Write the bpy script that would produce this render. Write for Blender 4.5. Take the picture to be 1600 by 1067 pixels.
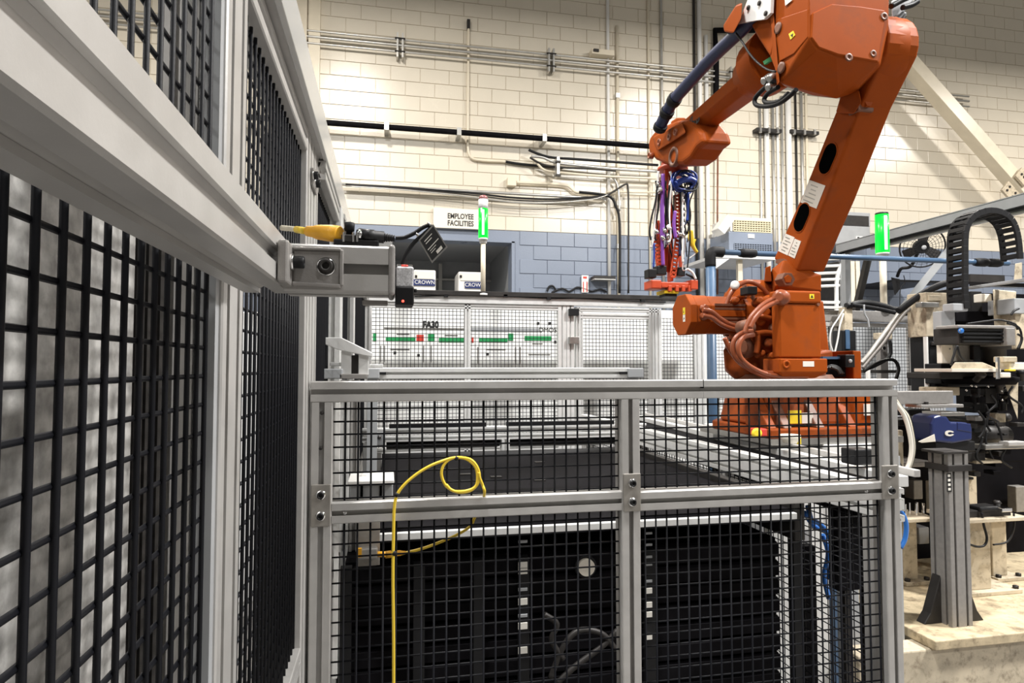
import bpy, math, random
from mathutils import Vector, Matrix
random.seed(7)
for o in list(bpy.data.objects): bpy.data.objects.remove(o)
SC = bpy.context.scene
COL = SC.collection
PI = math.pi

# ------------------------------------------------------------------ camera
FPX = 980.0; EYE = 1.55; YAW = math.radians(11.25); PITCH = math.radians(2.34)
cam_d = bpy.data.cameras.new('camera'); cam = bpy.data.objects.new('camera', cam_d); COL.objects.link(cam)
cam.location = (0, 0, EYE); cam.rotation_euler = (PI/2 + PITCH, 0, -YAW)
cam_d.sensor_width = 36; cam_d.lens = 36*FPX/1600; cam_d.clip_start = 0.01; cam_d.clip_end = 100
SC.camera = cam
# ------------------------------------------------------------------ world, lamps, exposure
W = bpy.data.worlds.new('world'); SC.world = W; W.use_nodes = True
W.node_tree.nodes['Background'].inputs[0].default_value = (1.0, 0.94, 0.85, 1)
W.node_tree.nodes['Background'].inputs[1].default_value = 0.19
WARM, COOL = (1.0, 0.945, 0.87), (1.0, 0.985, 0.965)
LAMPS = [(-0.7, 5.2, 285, WARM), (5.2, 5.2, 295, WARM), (11.2, 5.2, 330, WARM), (-6.6, 5.2, 300, WARM), (-0.7, 0.6, 420, COOL), (5.2, 0.6, 900, COOL), (2.2, -4.0, 130, COOL), (-5.0, -2.0, 250, COOL), (8.0, -3.5, 300, COOL)]
for lx, ly, le, lc in LAMPS:      # high-bay lamps hung in rows under the roof, outside the frame
    ld = bpy.data.lights.new('high_bay_lamp', 'AREA'); ld.shape = 'DISK'; ld.size = 0.55
    ld.energy = le; ld.color = lc
    lo = bpy.data.objects.new('high_bay_lamp', ld); COL.objects.link(lo); lo.location = (lx, ly, 6.75)
SC.view_settings.view_transform = 'Standard'; SC.view_settings.look = 'None'
SC.view_settings.exposure = 0.0; SC.view_settings.gamma = 1.0; SC.view_settings.use_curve_mapping = False

# ------------------------------------------------------------------ helpers
_sa, _ca, _sp, _cp = math.sin(YAW), math.cos(YAW), math.sin(PITCH), math.cos(PITCH)
def at(px, py, Y=None, X=None, Z=None):
    """world point seen at a photo pixel, on the plane Y=, X= or Z= const"""
    u = (px-800)/FPX; v = (533.5-py)/FPX
    d = Vector((_sa*_cp + _ca*u - _sa*_sp*v, _ca*_cp - _sa*u - _ca*_sp*v, _sp + _cp*v))
    t = Y/d.y if Y is not None else X/d.x if X is not None else (Z-EYE)/d.z
    return Vector((0, 0, EYE)) + d*t

def mat(name, color, rough=0.5, metal=0.0, noise=0.0, nscale=8.0, bump=0.0, bscale=60.0, emit=0.0, spec=0.5, trans=0.0, alpha=1.0, dirt=None, dirt_amt=0.0, dirt_scale=5.0, coat=0.0):
    m = bpy.data.materials.new(name); m.use_nodes = True
    nt = m.node_tree; N = nt.nodes; L = nt.links; b = N['Principled BSDF']
    c = tuple(color) + (1,)
    b.inputs['Base Color'].default_value = c; b.inputs['Roughness'].default_value = rough
    b.inputs['Metallic'].default_value = metal; b.inputs['Specular IOR Level'].default_value = spec
    b.inputs['Transmission Weight'].default_value = trans; b.inputs['Alpha'].default_value = alpha
    b.inputs['Coat Weight'].default_value = coat
    tc = N.new('ShaderNodeTexCoord')
    geo = N.new('ShaderNodeNewGeometry')
    src = geo.outputs['Position']
    last = None
    if noise > 0:
        n = N.new('ShaderNodeTexNoise'); n.inputs['Scale'].default_value = nscale; n.inputs['Detail'].default_value = 6
        L.new(src, n.inputs['Vector'])
        r = N.new('ShaderNodeMapRange'); r.inputs[1].default_value = 0.3; r.inputs[2].default_value = 0.7
        r.inputs[3].default_value = 1-noise; r.inputs[4].default_value = 1+noise*0.6
        L.new(n.outputs['Fac'], r.inputs[0])
        mx = N.new('ShaderNodeMix'); mx.data_type = 'RGBA'; mx.blend_type = 'MULTIPLY'; mx.inputs[0].default_value = 1
        mx.inputs[6].default_value = c
        L.new(r.outputs[0], mx.inputs[7]); last = mx.outputs[2]
        rr = N.new('ShaderNodeMapRange'); rr.inputs[3].default_value = max(0.02, rough-0.08); rr.inputs[4].default_value = min(1, rough+0.08)
        L.new(n.outputs['Fac'], rr.inputs[0]); L.new(rr.outputs[0], b.inputs['Roughness'])
    if dirt is not None:
        n2 = N.new('ShaderNodeTexNoise'); n2.inputs['Scale'].default_value = dirt_scale; n2.inputs['Detail'].default_value = 9; n2.inputs['Roughness'].default_value = 0.7
        L.new(src, n2.inputs['Vector'])
        r2 = N.new('ShaderNodeMapRange'); r2.inputs[1].default_value = 0.5; r2.inputs[2].default_value = 0.68; r2.inputs[4].default_value = dirt_amt
        L.new(n2.outputs['Fac'], r2.inputs[0])
        m2 = N.new('ShaderNodeMix'); m2.data_type = 'RGBA'
        if last is not None: L.new(last, m2.inputs[6])
        else: m2.inputs[6].default_value = c
        m2.inputs[7].default_value = tuple(dirt) + (1,)
        L.new(r2.outputs[0], m2.inputs[0]); last = m2.outputs[2]
    if last is not None: L.new(last, b.inputs['Base Color'])
    if bump > 0:
        n3 = N.new('ShaderNodeTexNoise'); n3.inputs['Scale'].default_value = bscale; n3.inputs['Detail'].default_value = 4
        L.new(src, n3.inputs['Vector'])
        bp = N.new('ShaderNodeBump'); bp.inputs['Strength'].default_value = bump; bp.inputs['Distance'].default_value = 0.01
        L.new(n3.outputs['Fac'], bp.inputs['Height']); L.new(bp.outputs[0], b.inputs['Normal'])
    if emit > 0:
        b.inputs['Base Color'].default_value = (c[0]*.15, c[1]*.15, c[2]*.15, 1)
        b.inputs['Emission Color'].default_value = c; b.inputs['Emission Strength'].default_value = emit
    return m

M = {}
M['alu'] = mat('anodised_aluminium', (0.50, 0.488, 0.47), 0.42, 0.35, noise=0.08, nscale=30, bump=0.02, bscale=400)
M['alu_bright'] = mat('bright_aluminium', (0.80, 0.80, 0.785), 0.36, 0.35, noise=0.05, nscale=30)
M['cast'] = mat('cast_zinc', (0.33, 0.315, 0.30), 0.5, 0.5, noise=0.1, nscale=60, bump=0.08, bscale=500)
M['plate'] = mat('raw_steel_plate', (0.34, 0.32, 0.29), 0.55, 0.6, noise=0.15, nscale=50)
M['steel'] = mat('steel', (0.45, 0.44, 0.42), 0.35, 0.9, noise=0.1, nscale=30)
M['chrome'] = mat('chrome', (0.8, 0.8, 0.8), 0.12, 1.0)
M['wire'] = mat('black_wire_coating', (0.005, 0.0055, 0.008), 0.5, 0.0, spec=0.2, bump=0.05, bscale=600)
M['black'] = mat('black_plastic', (0.009, 0.009, 0.010), 0.48, spec=0.3)
M['black_paint'] = mat('black_paint', (0.0065, 0.006, 0.0072), 0.7, spec=0.05, noise=0.3, nscale=12)
M['rubber'] = mat('black_rubber', (0.008, 0.008, 0.009), 0.6, spec=0.25)
M['dark'] = mat('dark_grey_metal', (0.030, 0.027, 0.025), 0.5, 0.3, noise=0.3, nscale=15)
M['cream_wall'] = mat('cream_wall_paint', (0.72, 0.66, 0.545), 0.25, noise=0.05, nscale=1.2, bump=0.12, bscale=70)
M['blue_wall'] = mat('blue_grey_wall_paint', (0.225, 0.262, 0.335), 0.30, noise=0.06, nscale=1.2, bump=0.12, bscale=70)
M['conduit_cream'] = mat('painted_conduit', (0.74, 0.665, 0.52), 0.35, noise=0.06, nscale=6)
M['conduit'] = mat('galvanised_conduit', (0.55, 0.54, 0.51), 0.35, 0.7, noise=0.1, nscale=10)
M['orange'] = mat('robot_orange_paint', (0.345, 0.069, 0.0095), 0.46, spec=0.06, noise=0.12, nscale=7, dirt=(0.14, 0.05, 0.025), dirt_amt=0.45, dirt_scale=7)
M['orange_dirty'] = mat('greasy_orange_paint', (0.30, 0.062, 0.012), 0.5, spec=0.1, noise=0.3, nscale=9, dirt=(0.055, 0.026, 0.016), dirt_amt=0.9, dirt_scale=9)
M['orange_hose'] = mat('orange_hose', (0.30, 0.078, 0.03), 0.34, noise=0.12, nscale=14)
M['red_orange'] = mat('gripper_orange_paint', (0.52, 0.065, 0.018), 0.45, noise=0.12, nscale=20)
M['greasy'] = mat('greasy_casting', (0.19, 0.075, 0.04), 0.55, noise=0.35, nscale=14)
M['white'] = mat('white_paint', (0.80, 0.79, 0.76), 0.4, noise=0.04, nscale=6)
M['board'] = mat('whiteboard', (0.93, 0.93, 0.91), 0.25)
M['cream'] = mat('machine_cream_paint', (0.57, 0.49, 0.36), 0.5, noise=0.2, nscale=14, dirt=(0.14, 0.10, 0.06), dirt_amt=0.7, dirt_scale=26)
M['cream_dirty'] = mat('worn_cream_plate', (0.54, 0.44, 0.285), 0.6, noise=0.3, nscale=20, dirt=(0.13, 0.09, 0.05), dirt_amt=0.8, dirt_scale=18)
M['concrete'] = mat('mottled_grey_sheet', (0.44, 0.43, 0.41), 0.6, 0.0, noise=0.45, nscale=45, dirt=(0.20, 0.19, 0.18), dirt_amt=0.6, dirt_scale=22)
M['floor'] = mat('grey_floor', (0.22, 0.21, 0.20), 0.5, noise=0.2, nscale=3)
M['grey'] = mat('grey_paint', (0.36, 0.37, 0.38), 0.45, noise=0.08, nscale=9)
M['blue_pipe'] = mat('blue_pipe_paint', (0.06, 0.115, 0.20), 0.4, noise=0.12, nscale=9)
M['blue_hose'] = mat('dark_blue_sleeve', (0.012, 0.02, 0.07), 0.5, noise=0.2, nscale=60, bump=0.1, bscale=500)
M['blue'] = mat('blue_plastic', (0.02, 0.055, 0.30), 0.35)
M['blue_air'] = mat('blue_air_hose', (0.03, 0.17, 0.55), 0.35)
M['navy'] = mat('navy_blue_housing', (0.018, 0.030, 0.12), 0.32)
M['purple'] = mat('purple_hose', (0.22, 0.07, 0.38), 0.4)
M['yellow'] = mat('yellow_cable_jacket', (0.80, 0.56, 0.04), 0.4)
M['amber'] = mat('amber_connector', (0.85, 0.42, 0.02), 0.45, bump=0.1, bscale=600)
M['pale_cable'] = mat('pale_cable_jacket', (0.72, 0.66, 0.52), 0.45)
M['green_light'] = mat('lit_green_lens', (0.0, 1.0, 0.045), 0.3, emit=1.5)
M['green_core'] = mat('lit_green_core', (0.55, 1.0, 0.62), 0.3, emit=3.2)
M['clear_lens'] = mat('clear_lens', (0.86, 0.86, 0.86), 0.2)
M['pink_lens'] = mat('unlit_red_lens', (0.30, 0.12, 0.12), 0.3)
M['red'] = mat('red_print', (0.65, 0.05, 0.03), 0.5)
M['red_led'] = mat('red_led', (1.0, 0.05, 0.03), 0.3, emit=6.0)
M['green'] = mat('green_print', (0.02, 0.30, 0.09), 0.5)
M['ink'] = mat('black_print', (0.015, 0.015, 0.015), 0.5)
M['paper'] = mat('paper_label', (0.78, 0.75, 0.68), 0.5)
M['yellow_print'] = mat('yellow_print', (0.85, 0.65, 0.03), 0.5)
M['sign'] = mat('sign_face', (0.80, 0.75, 0.65), 0.4)
M['speckle'] = mat('sparkly_silver', (0.72, 0.72, 0.74), 0.4, 0.3, noise=0.35, nscale=700)
M['louver'] = mat('heater_louver', (0.62, 0.55, 0.38), 0.4)
M['deep'] = mat('black_gap', (0.002, 0.002, 0.002), 1.0, spec=0.0)  # flat black in place of shade inside holes and gaps
def clear_mat():
    m = bpy.data.materials.new('clear_strip'); m.use_nodes = True; b = m.node_tree.nodes['Principled BSDF']
    b.inputs['Base Color'].default_value = (0.9, 0.9, 0.88, 1); b.inputs['Roughness'].default_value = 0.18
    b.inputs['Transmission Weight'].default_value = 0.55; b.inputs['IOR'].default_value = 1.2
    return m
M['clear'] = clear_mat()

class MB:
    def __init__(s): s.v = []; s.f = []; s.sm = []
    def add(s, vs, fs, smooth=False):
        n = len(s.v); s.v += [tuple(v) for v in vs]
        for i, f in enumerate(fs):
            s.f.append(tuple(n+k for k in f)); s.sm.append(smooth if not isinstance(smooth, list) else smooth[i])
        return s
    def box(s, a, b):
        x0, x1 = sorted((a[0], b[0])); y0, y1 = sorted((a[1], b[1])); z0, z1 = sorted((a[2], b[2]))
        vs = [(x0,y0,z0),(x1,y0,z0),(x1,y1,z0),(x0,y1,z0),(x0,y0,z1),(x1,y0,z1),(x1,y1,z1),(x0,y1,z1)]
        return s.add(vs, [(0,3,2,1),(4,5,6,7),(0,1,5,4),(1,2,6,5),(2,3,7,6),(3,0,4,7)])
    def obox(s, c, ax, ay, az):
        """oriented box: centre and three half-axis vectors"""
        c, ax, ay, az = map(Vector, (c, ax, ay, az)); vs = []
        for k in (-1, 1):
            for i, j in ((-1,-1),(1,-1),(1,1),(-1,1)): vs.append(c + ax*i + ay*j + az*k)
        return s.add(vs, [(0,3,2,1),(4,5,6,7),(0,1,5,4),(1,2,6,5),(2,3,7,6),(3,0,4,7)])
    def bar(s, p0, p1, w, h, up=(0,0,1)):
        p0, p1 = Vector(p0), Vector(p1); d = p1-p0; t = d.normalized(); r = t.cross(Vector(up)).normalized(); u = r.cross(t)
        return s.obox((p0+p1)/2, d/2, r*w/2, u*h/2)
    def prism(s, poly, off):
        """closed 3D polygon extruded by vector off"""
        poly = [Vector(p) for p in poly]; off = Vector(off); n = len(poly)
        vs = poly + [p+off for p in poly]
        fs = [tuple(range(n))[::-1], tuple(range(n, 2*n))] + [(i, (i+1) % n, n+(i+1) % n, n+i) for i in range(n)]
        return s.add(vs, fs)
    def cyl(s, p0, p1, r, n=12, r1=None, caps=True):
        p0, p1 = Vector(p0), Vector(p1); r1 = r if r1 is None else r1
        t = (p1-p0).normalized(); a = Vector((0,0,1)) if abs(t.z) < 0.9 else Vector((1,0,0))
        e1 = t.cross(a).normalized(); e2 = t.cross(e1)
        vs = [p0 + (e1*math.cos(2*PI*i/n) + e2*math.sin(2*PI*i/n))*r for i in range(n)]
        vs += [p1 + (e1*math.cos(2*PI*i/n) + e2*math.sin(2*PI*i/n))*r1 for i in range(n)]
        fs = [(i, (i+1) % n, n+(i+1) % n, n+i) for i in range(n)]; sm = [n > 8]*n
        if caps: fs += [tuple(range(n))[::-1], tuple(range(n, 2*n))]; sm += [False, False]
        return s.add(vs, fs, sm)
    def tube(s, pts, r, n=8, sub=6, closed=False):
        pts = smooth_path([Vector(p) for p in pts], sub, closed) if sub > 1 else [Vector(p) for p in pts]
        rr = r if callable(r) else (lambda t: r)
        k = len(pts); vs = []; prev = None
        for i, p in enumerate(pts):
            if closed: t = pts[(i+1) % k]-pts[i-1]
            else: t = pts[min(i+1, k-1)]-pts[max(i-1, 0)]
            t.normalize()
            if prev is None:
                a = Vector((0,0,1)) if abs(t.z) < 0.9 else Vector((1,0,0)); e1 = t.cross(a).normalized()
            else:
                e1 = prev - t*prev.dot(t); e1.normalize()
            prev = e1; e2 = t.cross(e1)
            q = rr(i/max(1, k-1))
            vs += [p + (e1*math.cos(2*PI*j/n) + e2*math.sin(2*PI*j/n))*q for j in range(n)]
        fs = []
        for i in range(k if closed else k-1):
            b = ((i+1) % k)*n
            fs += [(i*n+j, i*n+(j+1) % n, b+(j+1) % n, b+j) for j in range(n)]
        sm = [True]*len(fs)
        if not closed: fs += [tuple(range(n))[::-1], tuple(range((k-1)*n, k*n))]; sm += [False, False]
        return s.add(vs, fs, sm)
    def lathe(s, c, axis, prof, n=20):
        """prof: list of (distance along axis, radius)"""
        c = Vector(c); t = Vector(axis).normalized(); a = Vector((0,0,1)) if abs(t.z) < 0.9 else Vector((1,0,0))
        e1 = t.cross(a).normalized(); e2 = t.cross(e1); vs = []
        for d, r in prof: vs += [c + t*d + (e1*math.cos(2*PI*j/n) + e2*math.sin(2*PI*j/n))*r for j in range(n)]
        fs = []; k = len(prof)
        for i in range(k-1): fs += [(i*n+j, i*n+(j+1) % n, (i+1)*n+(j+1) % n, (i+1)*n+j) for j in range(n)]
        sm = [True]*len(fs); fs += [tuple(range(n))[::-1], tuple(range((k-1)*n, k*n))]; sm += [False, False]
        return s.add(vs, fs, sm)
    def slot_profile(s, p0, p1, w, h, up=(0,0,1), slot=0.0102, lip=0.003, depth=0.0138, cav=0.0205):
        """aluminium extrusion: w across (one slot per 40 mm), h along up"""
        p0, p1 = Vector(p0), Vector(p1); t = (p1-p0).normalized(); r = t.cross(Vector(up)).normalized(); u = r.cross(t)
        def side(L):
            n = max(1, round(L/0.042)); out = []
            for i in range(n):
                c = -L/2 + L*(i+.5)/n; k = slot/2; q = cav/2
                out += [(c-k, 0), (c-k, lip), (c-q, lip), (c-q+.004, depth), (c+q-.004, depth), (c+q, lip), (c+k, lip), (c+k, 0)]
            return out
        ch = 0.0018; P = []
        P += [(-w/2+ch, -h/2)] + [(x, -h/2+d) for x, d in side(w)] + [(w/2-ch, -h/2), (w/2, -h/2+ch)]
        P += [(w/2-d, x) for x, d in side(h)] + [(w/2, h/2-ch), (w/2-ch, h/2)]
        P += [(-x, h/2-d) for x, d in side(w)] + [(-w/2+ch, h/2), (-w/2, h/2-ch)]
        P += [(-w/2+d, -x) for x, d in side(h)] + [(-w/2, -h/2+ch)]
        s.prism([p0 + r*x + u*y for x, y in P], p1-p0)
        return s
    def mesh(s, name, m=None):
        me = bpy.data.meshes.new(name); me.from_pydata(s.v, [], s.f); me.update()
        for p, k in zip(me.polygons, s.sm): p.use_smooth = k
        if m: me.materials.append(M[m])
        fix_normals(me)
        return me
    def build(s, name, m, parent=None, bevel=0.0, seg=2, kind=None, label=None):
        o = bpy.data.objects.new(name, s.mesh(name, m)); COL.objects.link(o)
        if parent is not None: put(o, parent)
        if bevel > 0:
            b = o.modifiers.new('bevel', 'BEVEL'); b.width = bevel; b.segments = seg; b.limit_method = 'ANGLE'; b.angle_limit = 0.6
        if kind: o['kind'] = kind
        if label: o['label'] = label
        return o

import bmesh
def fix_normals(me):
    bm = bmesh.new(); bm.from_mesh(me); bmesh.ops.recalc_face_normals(bm, faces=bm.faces); bm.to_mesh(me); bm.free()
def smooth_path(p, sub, closed=False):
    if len(p) < 3: return p
    out = []; n = len(p)
    for i in range(n if closed else n-1):
        if closed: a, b, c, d = p[i-1], p[i], p[(i+1) % n], p[(i+2) % n]
        else: a, b, c, d = p[max(i-1,0)], p[i], p[i+1], p[min(i+2,n-1)]
        for k in range(sub):
            t = k/sub
            out.append(0.5*((2*b) + (c-a)*t + (2*a-5*b+4*c-d)*t*t + (3*b-a-3*c+d)*t**3))
    if not closed: out.append(p[-1])
    return out
def put(o, parent):
    o.parent = parent
    if parent.type == 'EMPTY': o.matrix_parent_inverse = Matrix.Translation(-Vector(parent.location))
def thing(name, label, cat, loc=(0,0,0), group=None):
    o = bpy.data.objects.new(name, None); COL.objects.link(o); o.location = loc; o.empty_display_size = 0.05
    return tag(o, label, cat, group)
def tag(o, label, cat, group=None):
    o['label'] = label; o['category'] = cat
    if group: o['group'] = group
    return o
def struct(o): o['kind'] = 'structure'; return o
def shared(name, me, loc, parent=None, rot=None, scale=None):
    o = bpy.data.objects.new(name, me); COL.objects.link(o); o.location = loc
    if rot: o.rotation_euler = rot
    if scale: o.scale = scale
    if parent is not None: put(o, parent)
    return o
def text_mesh(body, size, m, origin, right, up, name='lettering', parent=None, extrude=0.0006, sx=1.0, center=True, bold=0.0, width=None):
    cu = bpy.data.curves.new('txt', 'FONT'); cu.body = body; cu.size = size; cu.extrude = extrude; cu.offset = bold
    cu.align_x = 'CENTER' if center else 'LEFT'; cu.align_y = 'CENTER'; cu.resolution_u = 3
    to = bpy.data.objects.new('txt', cu); COL.objects.link(to)
    dg = bpy.context.evaluated_depsgraph_get(); me = bpy.data.meshes.new_from_object(to.evaluated_get(dg))
    bpy.data.objects.remove(to); me.materials.clear(); me.materials.append(M[m])
    if width: sx = width/(max(v.co.x for v in me.vertices)-min(v.co.x for v in me.vertices))
    r, u, o = Vector(right).normalized()*sx, Vector(up).normalized(), Vector(origin); nrm = r.normalized().cross(u)
    for v in me.vertices: v.co = o + r*v.co.x + u*v.co.y + nrm*v.co.z
    ob = bpy.data.objects.new(name, me); COL.objects.link(ob)
    if parent is not None: put(ob, parent)
    return ob
def pbox(mb, x0, y0, x1, y1, Y, depth):
    """box whose front face (plane Y) spans a photo rectangle, measured at its middle"""
    l = at(x0, (y0+y1)/2, Y=Y).x; r = at(x1, (y0+y1)/2, Y=Y).x; t = at((x0+x1)/2, y0, Y=Y).z; b = at((x0+x1)/2, y1, Y=Y).z
    return mb.box((l, Y, b), (r, Y+depth, t))
def path(pts, Y=None, X=None):
    return [at(p[0], p[1], Y=p[2] if len(p) > 2 else Y) if X is None else at(p[0], p[1], X=p[2] if len(p) > 2 else X) for p in pts]
# ------------------------------------------------------------------ the setting: floor, block wall, alcove
WY = 8.70
fl = struct(MB().box((-8, -6, -0.05), (14, 12, 0)).build('floor', 'floor'))
PAINT = 3.495
AX0, AX1, AZ = -0.25, 1.735, 3.335           # alcove opening
bw = MB()
bw.box((-8, WY+.012, PAINT), (14, WY+.25, 9.2))
wall = struct(bw.build('wall_back', 'cream_wall'))
lw = MB(); lw.box((-8, WY+.012, 0), (AX0, WY+.25, PAINT)); lw.box((AX1, WY+.012, 0), (14, WY+.25, PAINT)); lw.box((AX0, WY+.012, AZ), (AX1, WY+.25, PAINT))
dado = lw.build('painted_dado', 'blue_wall', wall)
BL, BH, J = 0.406, 0.2032, 0.0065
def block_mesh(name, m, L):
    w, h, d, c = L-J, BH-J, .012, .003
    vs = [(0,0,0),(w,0,0),(w,0,h),(0,0,h),(0,-d+c,0),(w,-d+c,0),(w,-d+c,h),(0,-d+c,h),(c,-d,c),(w-c,-d,c),(w-c,-d,h-c),(c,-d,h-c)]
    fs = [(8,9,10,11)] + [(4+i, 4+(i+1) % 4, 8+(i+1) % 4, 8+i) for i in range(4)] + [(i, (i+1) % 4, 4+(i+1) % 4, 4+i) for i in range(4)]
    return MB().add(vs, fs).mesh(name, m)
BM = {(m, L): block_mesh('block', m, L) for m in ('cream_wall', 'blue_wall') for L in (BL,)}
x_ref = at(563.5, 97, Y=WY).x
spots = []
for r in range(-8, 28):
    z0 = PAINT + r*BH
    m = 'cream_wall' if r >= 0 else 'blue_wall'
    x = x_ref - 14*BL + (BL/2 if r % 2 else 0) 
    while x < 12.8:
        xc, zc = x+BL/2, z0+BH/2
        if not (z0 < AZ-.02 and x+BL > AX0 and x < AX1):
            v = Vector((xc, WY, zc-EYE)); dz = v.x*_sa*_cp + v.y*_ca*_cp + v.z*_sp
            pxx = 800+FPX*(v.x*_ca - v.y*_sa)/dz; pyy = 533.5-FPX*(-v.x*_sa*_sp - v.y*_ca*_sp + v.z*_cp)/dz
            seen = (515 < pxx < 1590 and 8 < pyy < 455) and not (1200 < pxx < 1400 and pyy < 150)
            spots.append((0 if seen else 1, dz, x, z0, m))
        x += BL
spots.sort(key=lambda s: (s[0], s[1]))
for i, (hid, dz, x, z0, m) in enumerate(spots[:290]):
    b = bpy.data.objects.new('block', BM[(m, BL)]); COL.objects.link(b); b.location = (x+J/2, WY+.012, z0+J/2); b.parent = wall
for m in ('cream_wall', 'blue_wall'):
    mb = MB(); src = BM[(m, BL)]
    vv = [v.co.copy() for v in src.vertices]; ff = [tuple(p.vertices) for p in src.polygons]
    for hid, dz, x, z0, mm in spots[290:]:
        if mm == m: mb.add([v + Vector((x+J/2, WY+.012, z0+J/2)) for v in vv], ff)
    mb.build('blockwork', m, wall, kind='stuff')
# alcove behind the opening
al = MB(); al.box((AX0-.1, WY+2.0, 0), (AX1+.1, WY+2.1, 3.7)); al.box((AX0-.1, WY+.25, 0), (AX0, WY+2.1, 3.7))
al.box((AX1, WY+.25, 0), (AX1+.1, WY+2.1, 3.7)); al.box((AX0-.1, WY+.25, AZ+.02), (AX1+.1, WY+2.1, AZ+.2))
struct(al.build('wall_alcove', 'grey'))
tr = MB(); tr.box((AX0, WY-.02, AZ-.02), (AX1+.03, WY+.25, AZ+.02)); tr.box((AX1-.012, WY-.02, 2.0), (AX1+.03, WY+.25, AZ))
struct(tr.build('trim_1', 'blue_wall'))
tr = MB(); tr.bar((0.87, WY+1.9, 1.5), (0.87, WY+1.9, 3.3), .06, .05, up=(0,1,0)); tr.box((AX0, WY+1.9, 3.02), (AX1, WY+1.98, 3.05))
struct(tr.build('trim_2', 'conduit'))
# pilaster pipe chase at the far left of the wall
p = MB(); xa = at(471, 60, Y=8.62).x; xb = at(500, 60, Y=8.62).x
p.box((xa-.25, 8.6, 0), (xa+.07, WY+.02, 9)); p.box((xa+.09, 8.62, 0), (xb, WY+.02, 9))
struct(p.build('trim_3', 'conduit_cream'))

# ------------------------------------------------------------------ conduits and cables on the wall
G = 'conduits on the block wall'
def conduit(label, pts, r, m, Y=8.62, group=G, name='conduit', clips=None, sub=6, n=8, cat='conduit'):
    t = thing(name, label, cat, pts[0], group)
    MB().tube(pts, r, n=n, sub=sub).build('pipe', m, t)
    if clips:
        c = MB()
        for q in clips:
            q = Vector(q)
            nm = MB().box((q.x-.03, q.y-r-.008, q.z-r-.012), (q.x+.03, WY-.001, q.z+r+.012)).build('clip', 'conduit', t)
    return t
def hz(px, py, x0, x1, Y):
    z = at(px, py, Y=Y).z
    return [(x0, Y, z), ((x0+x1)/2, Y, z), (x1, Y, z)]
xe = 9.5
conduit('topmost thin conduit running level across the cream wall', hz(625, 62, -5.5, xe, 8.62), .014, 'conduit')
conduit('middle one of three level conduits high on the wall', hz(625, 71, -5.5, xe, 8.62), .018, 'conduit')
conduit('lowest of three level conduits high on the wall', hz(625, 81, -5.5, xe, 8.62), .015, 'conduit')
conduit('thick black pipe running level across the cream wall', hz(665, 203, -5.5, at(1034, 230, Y=8.5).x, 8.5), .040, 'black_paint', name='black_pipe', group=None, cat='pipe',
        clips=[(at(q, 205, Y=8.5).x, 8.5, at(665, 203, Y=8.5).z) for q in (604, 717, 850)])
for k, (px, lab) in enumerate(((625, 'small strut bracket clamping the high conduits left of the drop pipe'), (861, 'small strut bracket clamping the high conduits beside the tall white pipe'), (1144, 'small strut bracket clamping the high conduits behind the robot forearm'))):
    t = thing('strut_bracket', lab, 'bracket', at(px, 75, Y=8.6), 'strut brackets on the high conduits')
    z0 = at(625, 86, Y=8.6).z; z1 = at(625, 57, Y=8.6).z; xx = at(px, 82, Y=8.6).x
    for dx in (-.035, .035): MB().box((xx+dx-.012, 8.57, z0-.04), (xx+dx+.012, 8.69, z1+.04)).build('channel', 'conduit', t)
    for i in range(2): MB().cyl((xx-.07, 8.575, z0+(z1-z0)*(i*.7+.15)), (xx+.07, 8.575, z0+(z1-z0)*(i*.7+.15)), .012, 6).build('bolt', 'dark', t)
# drop pipe with a bend
Yc = 8.6
dp = conduit('thin drop conduit with a swept elbow under the black pipe', path([(732, 38), (731.5, 120), (731, 200), (731, 232), (736, 246), (752, 250.5), (790, 252.5)], Y=8.66), .018, 'conduit_cream')
MB().box(at(730, 44, Y=8.64), at(734, 33, Y=8.69)).build('pipe_end', 'dark', dp)
conduit('black flexible cable continuing from the elbow of the drop conduit', path([(790, 252.5), (810, 256), (840, 259), (880, 262)], Y=8.66), .02, 'black', name='cable', group=None, cat='cable')
# lower run of cables above the sign
conduit('grey cable tray run above the facilities sign', hz(700, 297, -.7, at(948, 309, Y=8.6).x, 8.6), .022, 'conduit', name='conduit')
for i, (dy, r, m, lab) in enumerate(((3, .014, 'black', 'upper black cable sagging along the cable run over the sign'), (6, .010, 'dark', 'middle dark cable sagging along the cable run over the sign'), (9, .009, 'conduit', 'lowest pale cable sagging along the cable run over the sign'))):
    conduit(lab, path([(540, 287+dy*.4), (640, 292+dy*.6), (740, 299+dy), (800, 305+dy*1.2), (860, 308+dy), (925, 306+dy*.6), (950, 304)], Y=8.57-.01*i), r, m, name='cable', group='cables on the block wall', cat='cable')
t = thing('junction_box', 'small square junction box on the wall with a conduit leaving it', 'junction box', at(800, 283, Y=8.6))
b = MB(); pbox(b, 793, 277, 807, 290, 8.6, .09); b.build('box', 'conduit_cream', t, bevel=.008)
conduit('cream conduit leaving the square junction box to the right', path([(806, 285), (850, 287), (885, 290), (900, 300), (925, 303), (950, 304)], Y=8.64), .022, 'conduit_cream')
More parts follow.
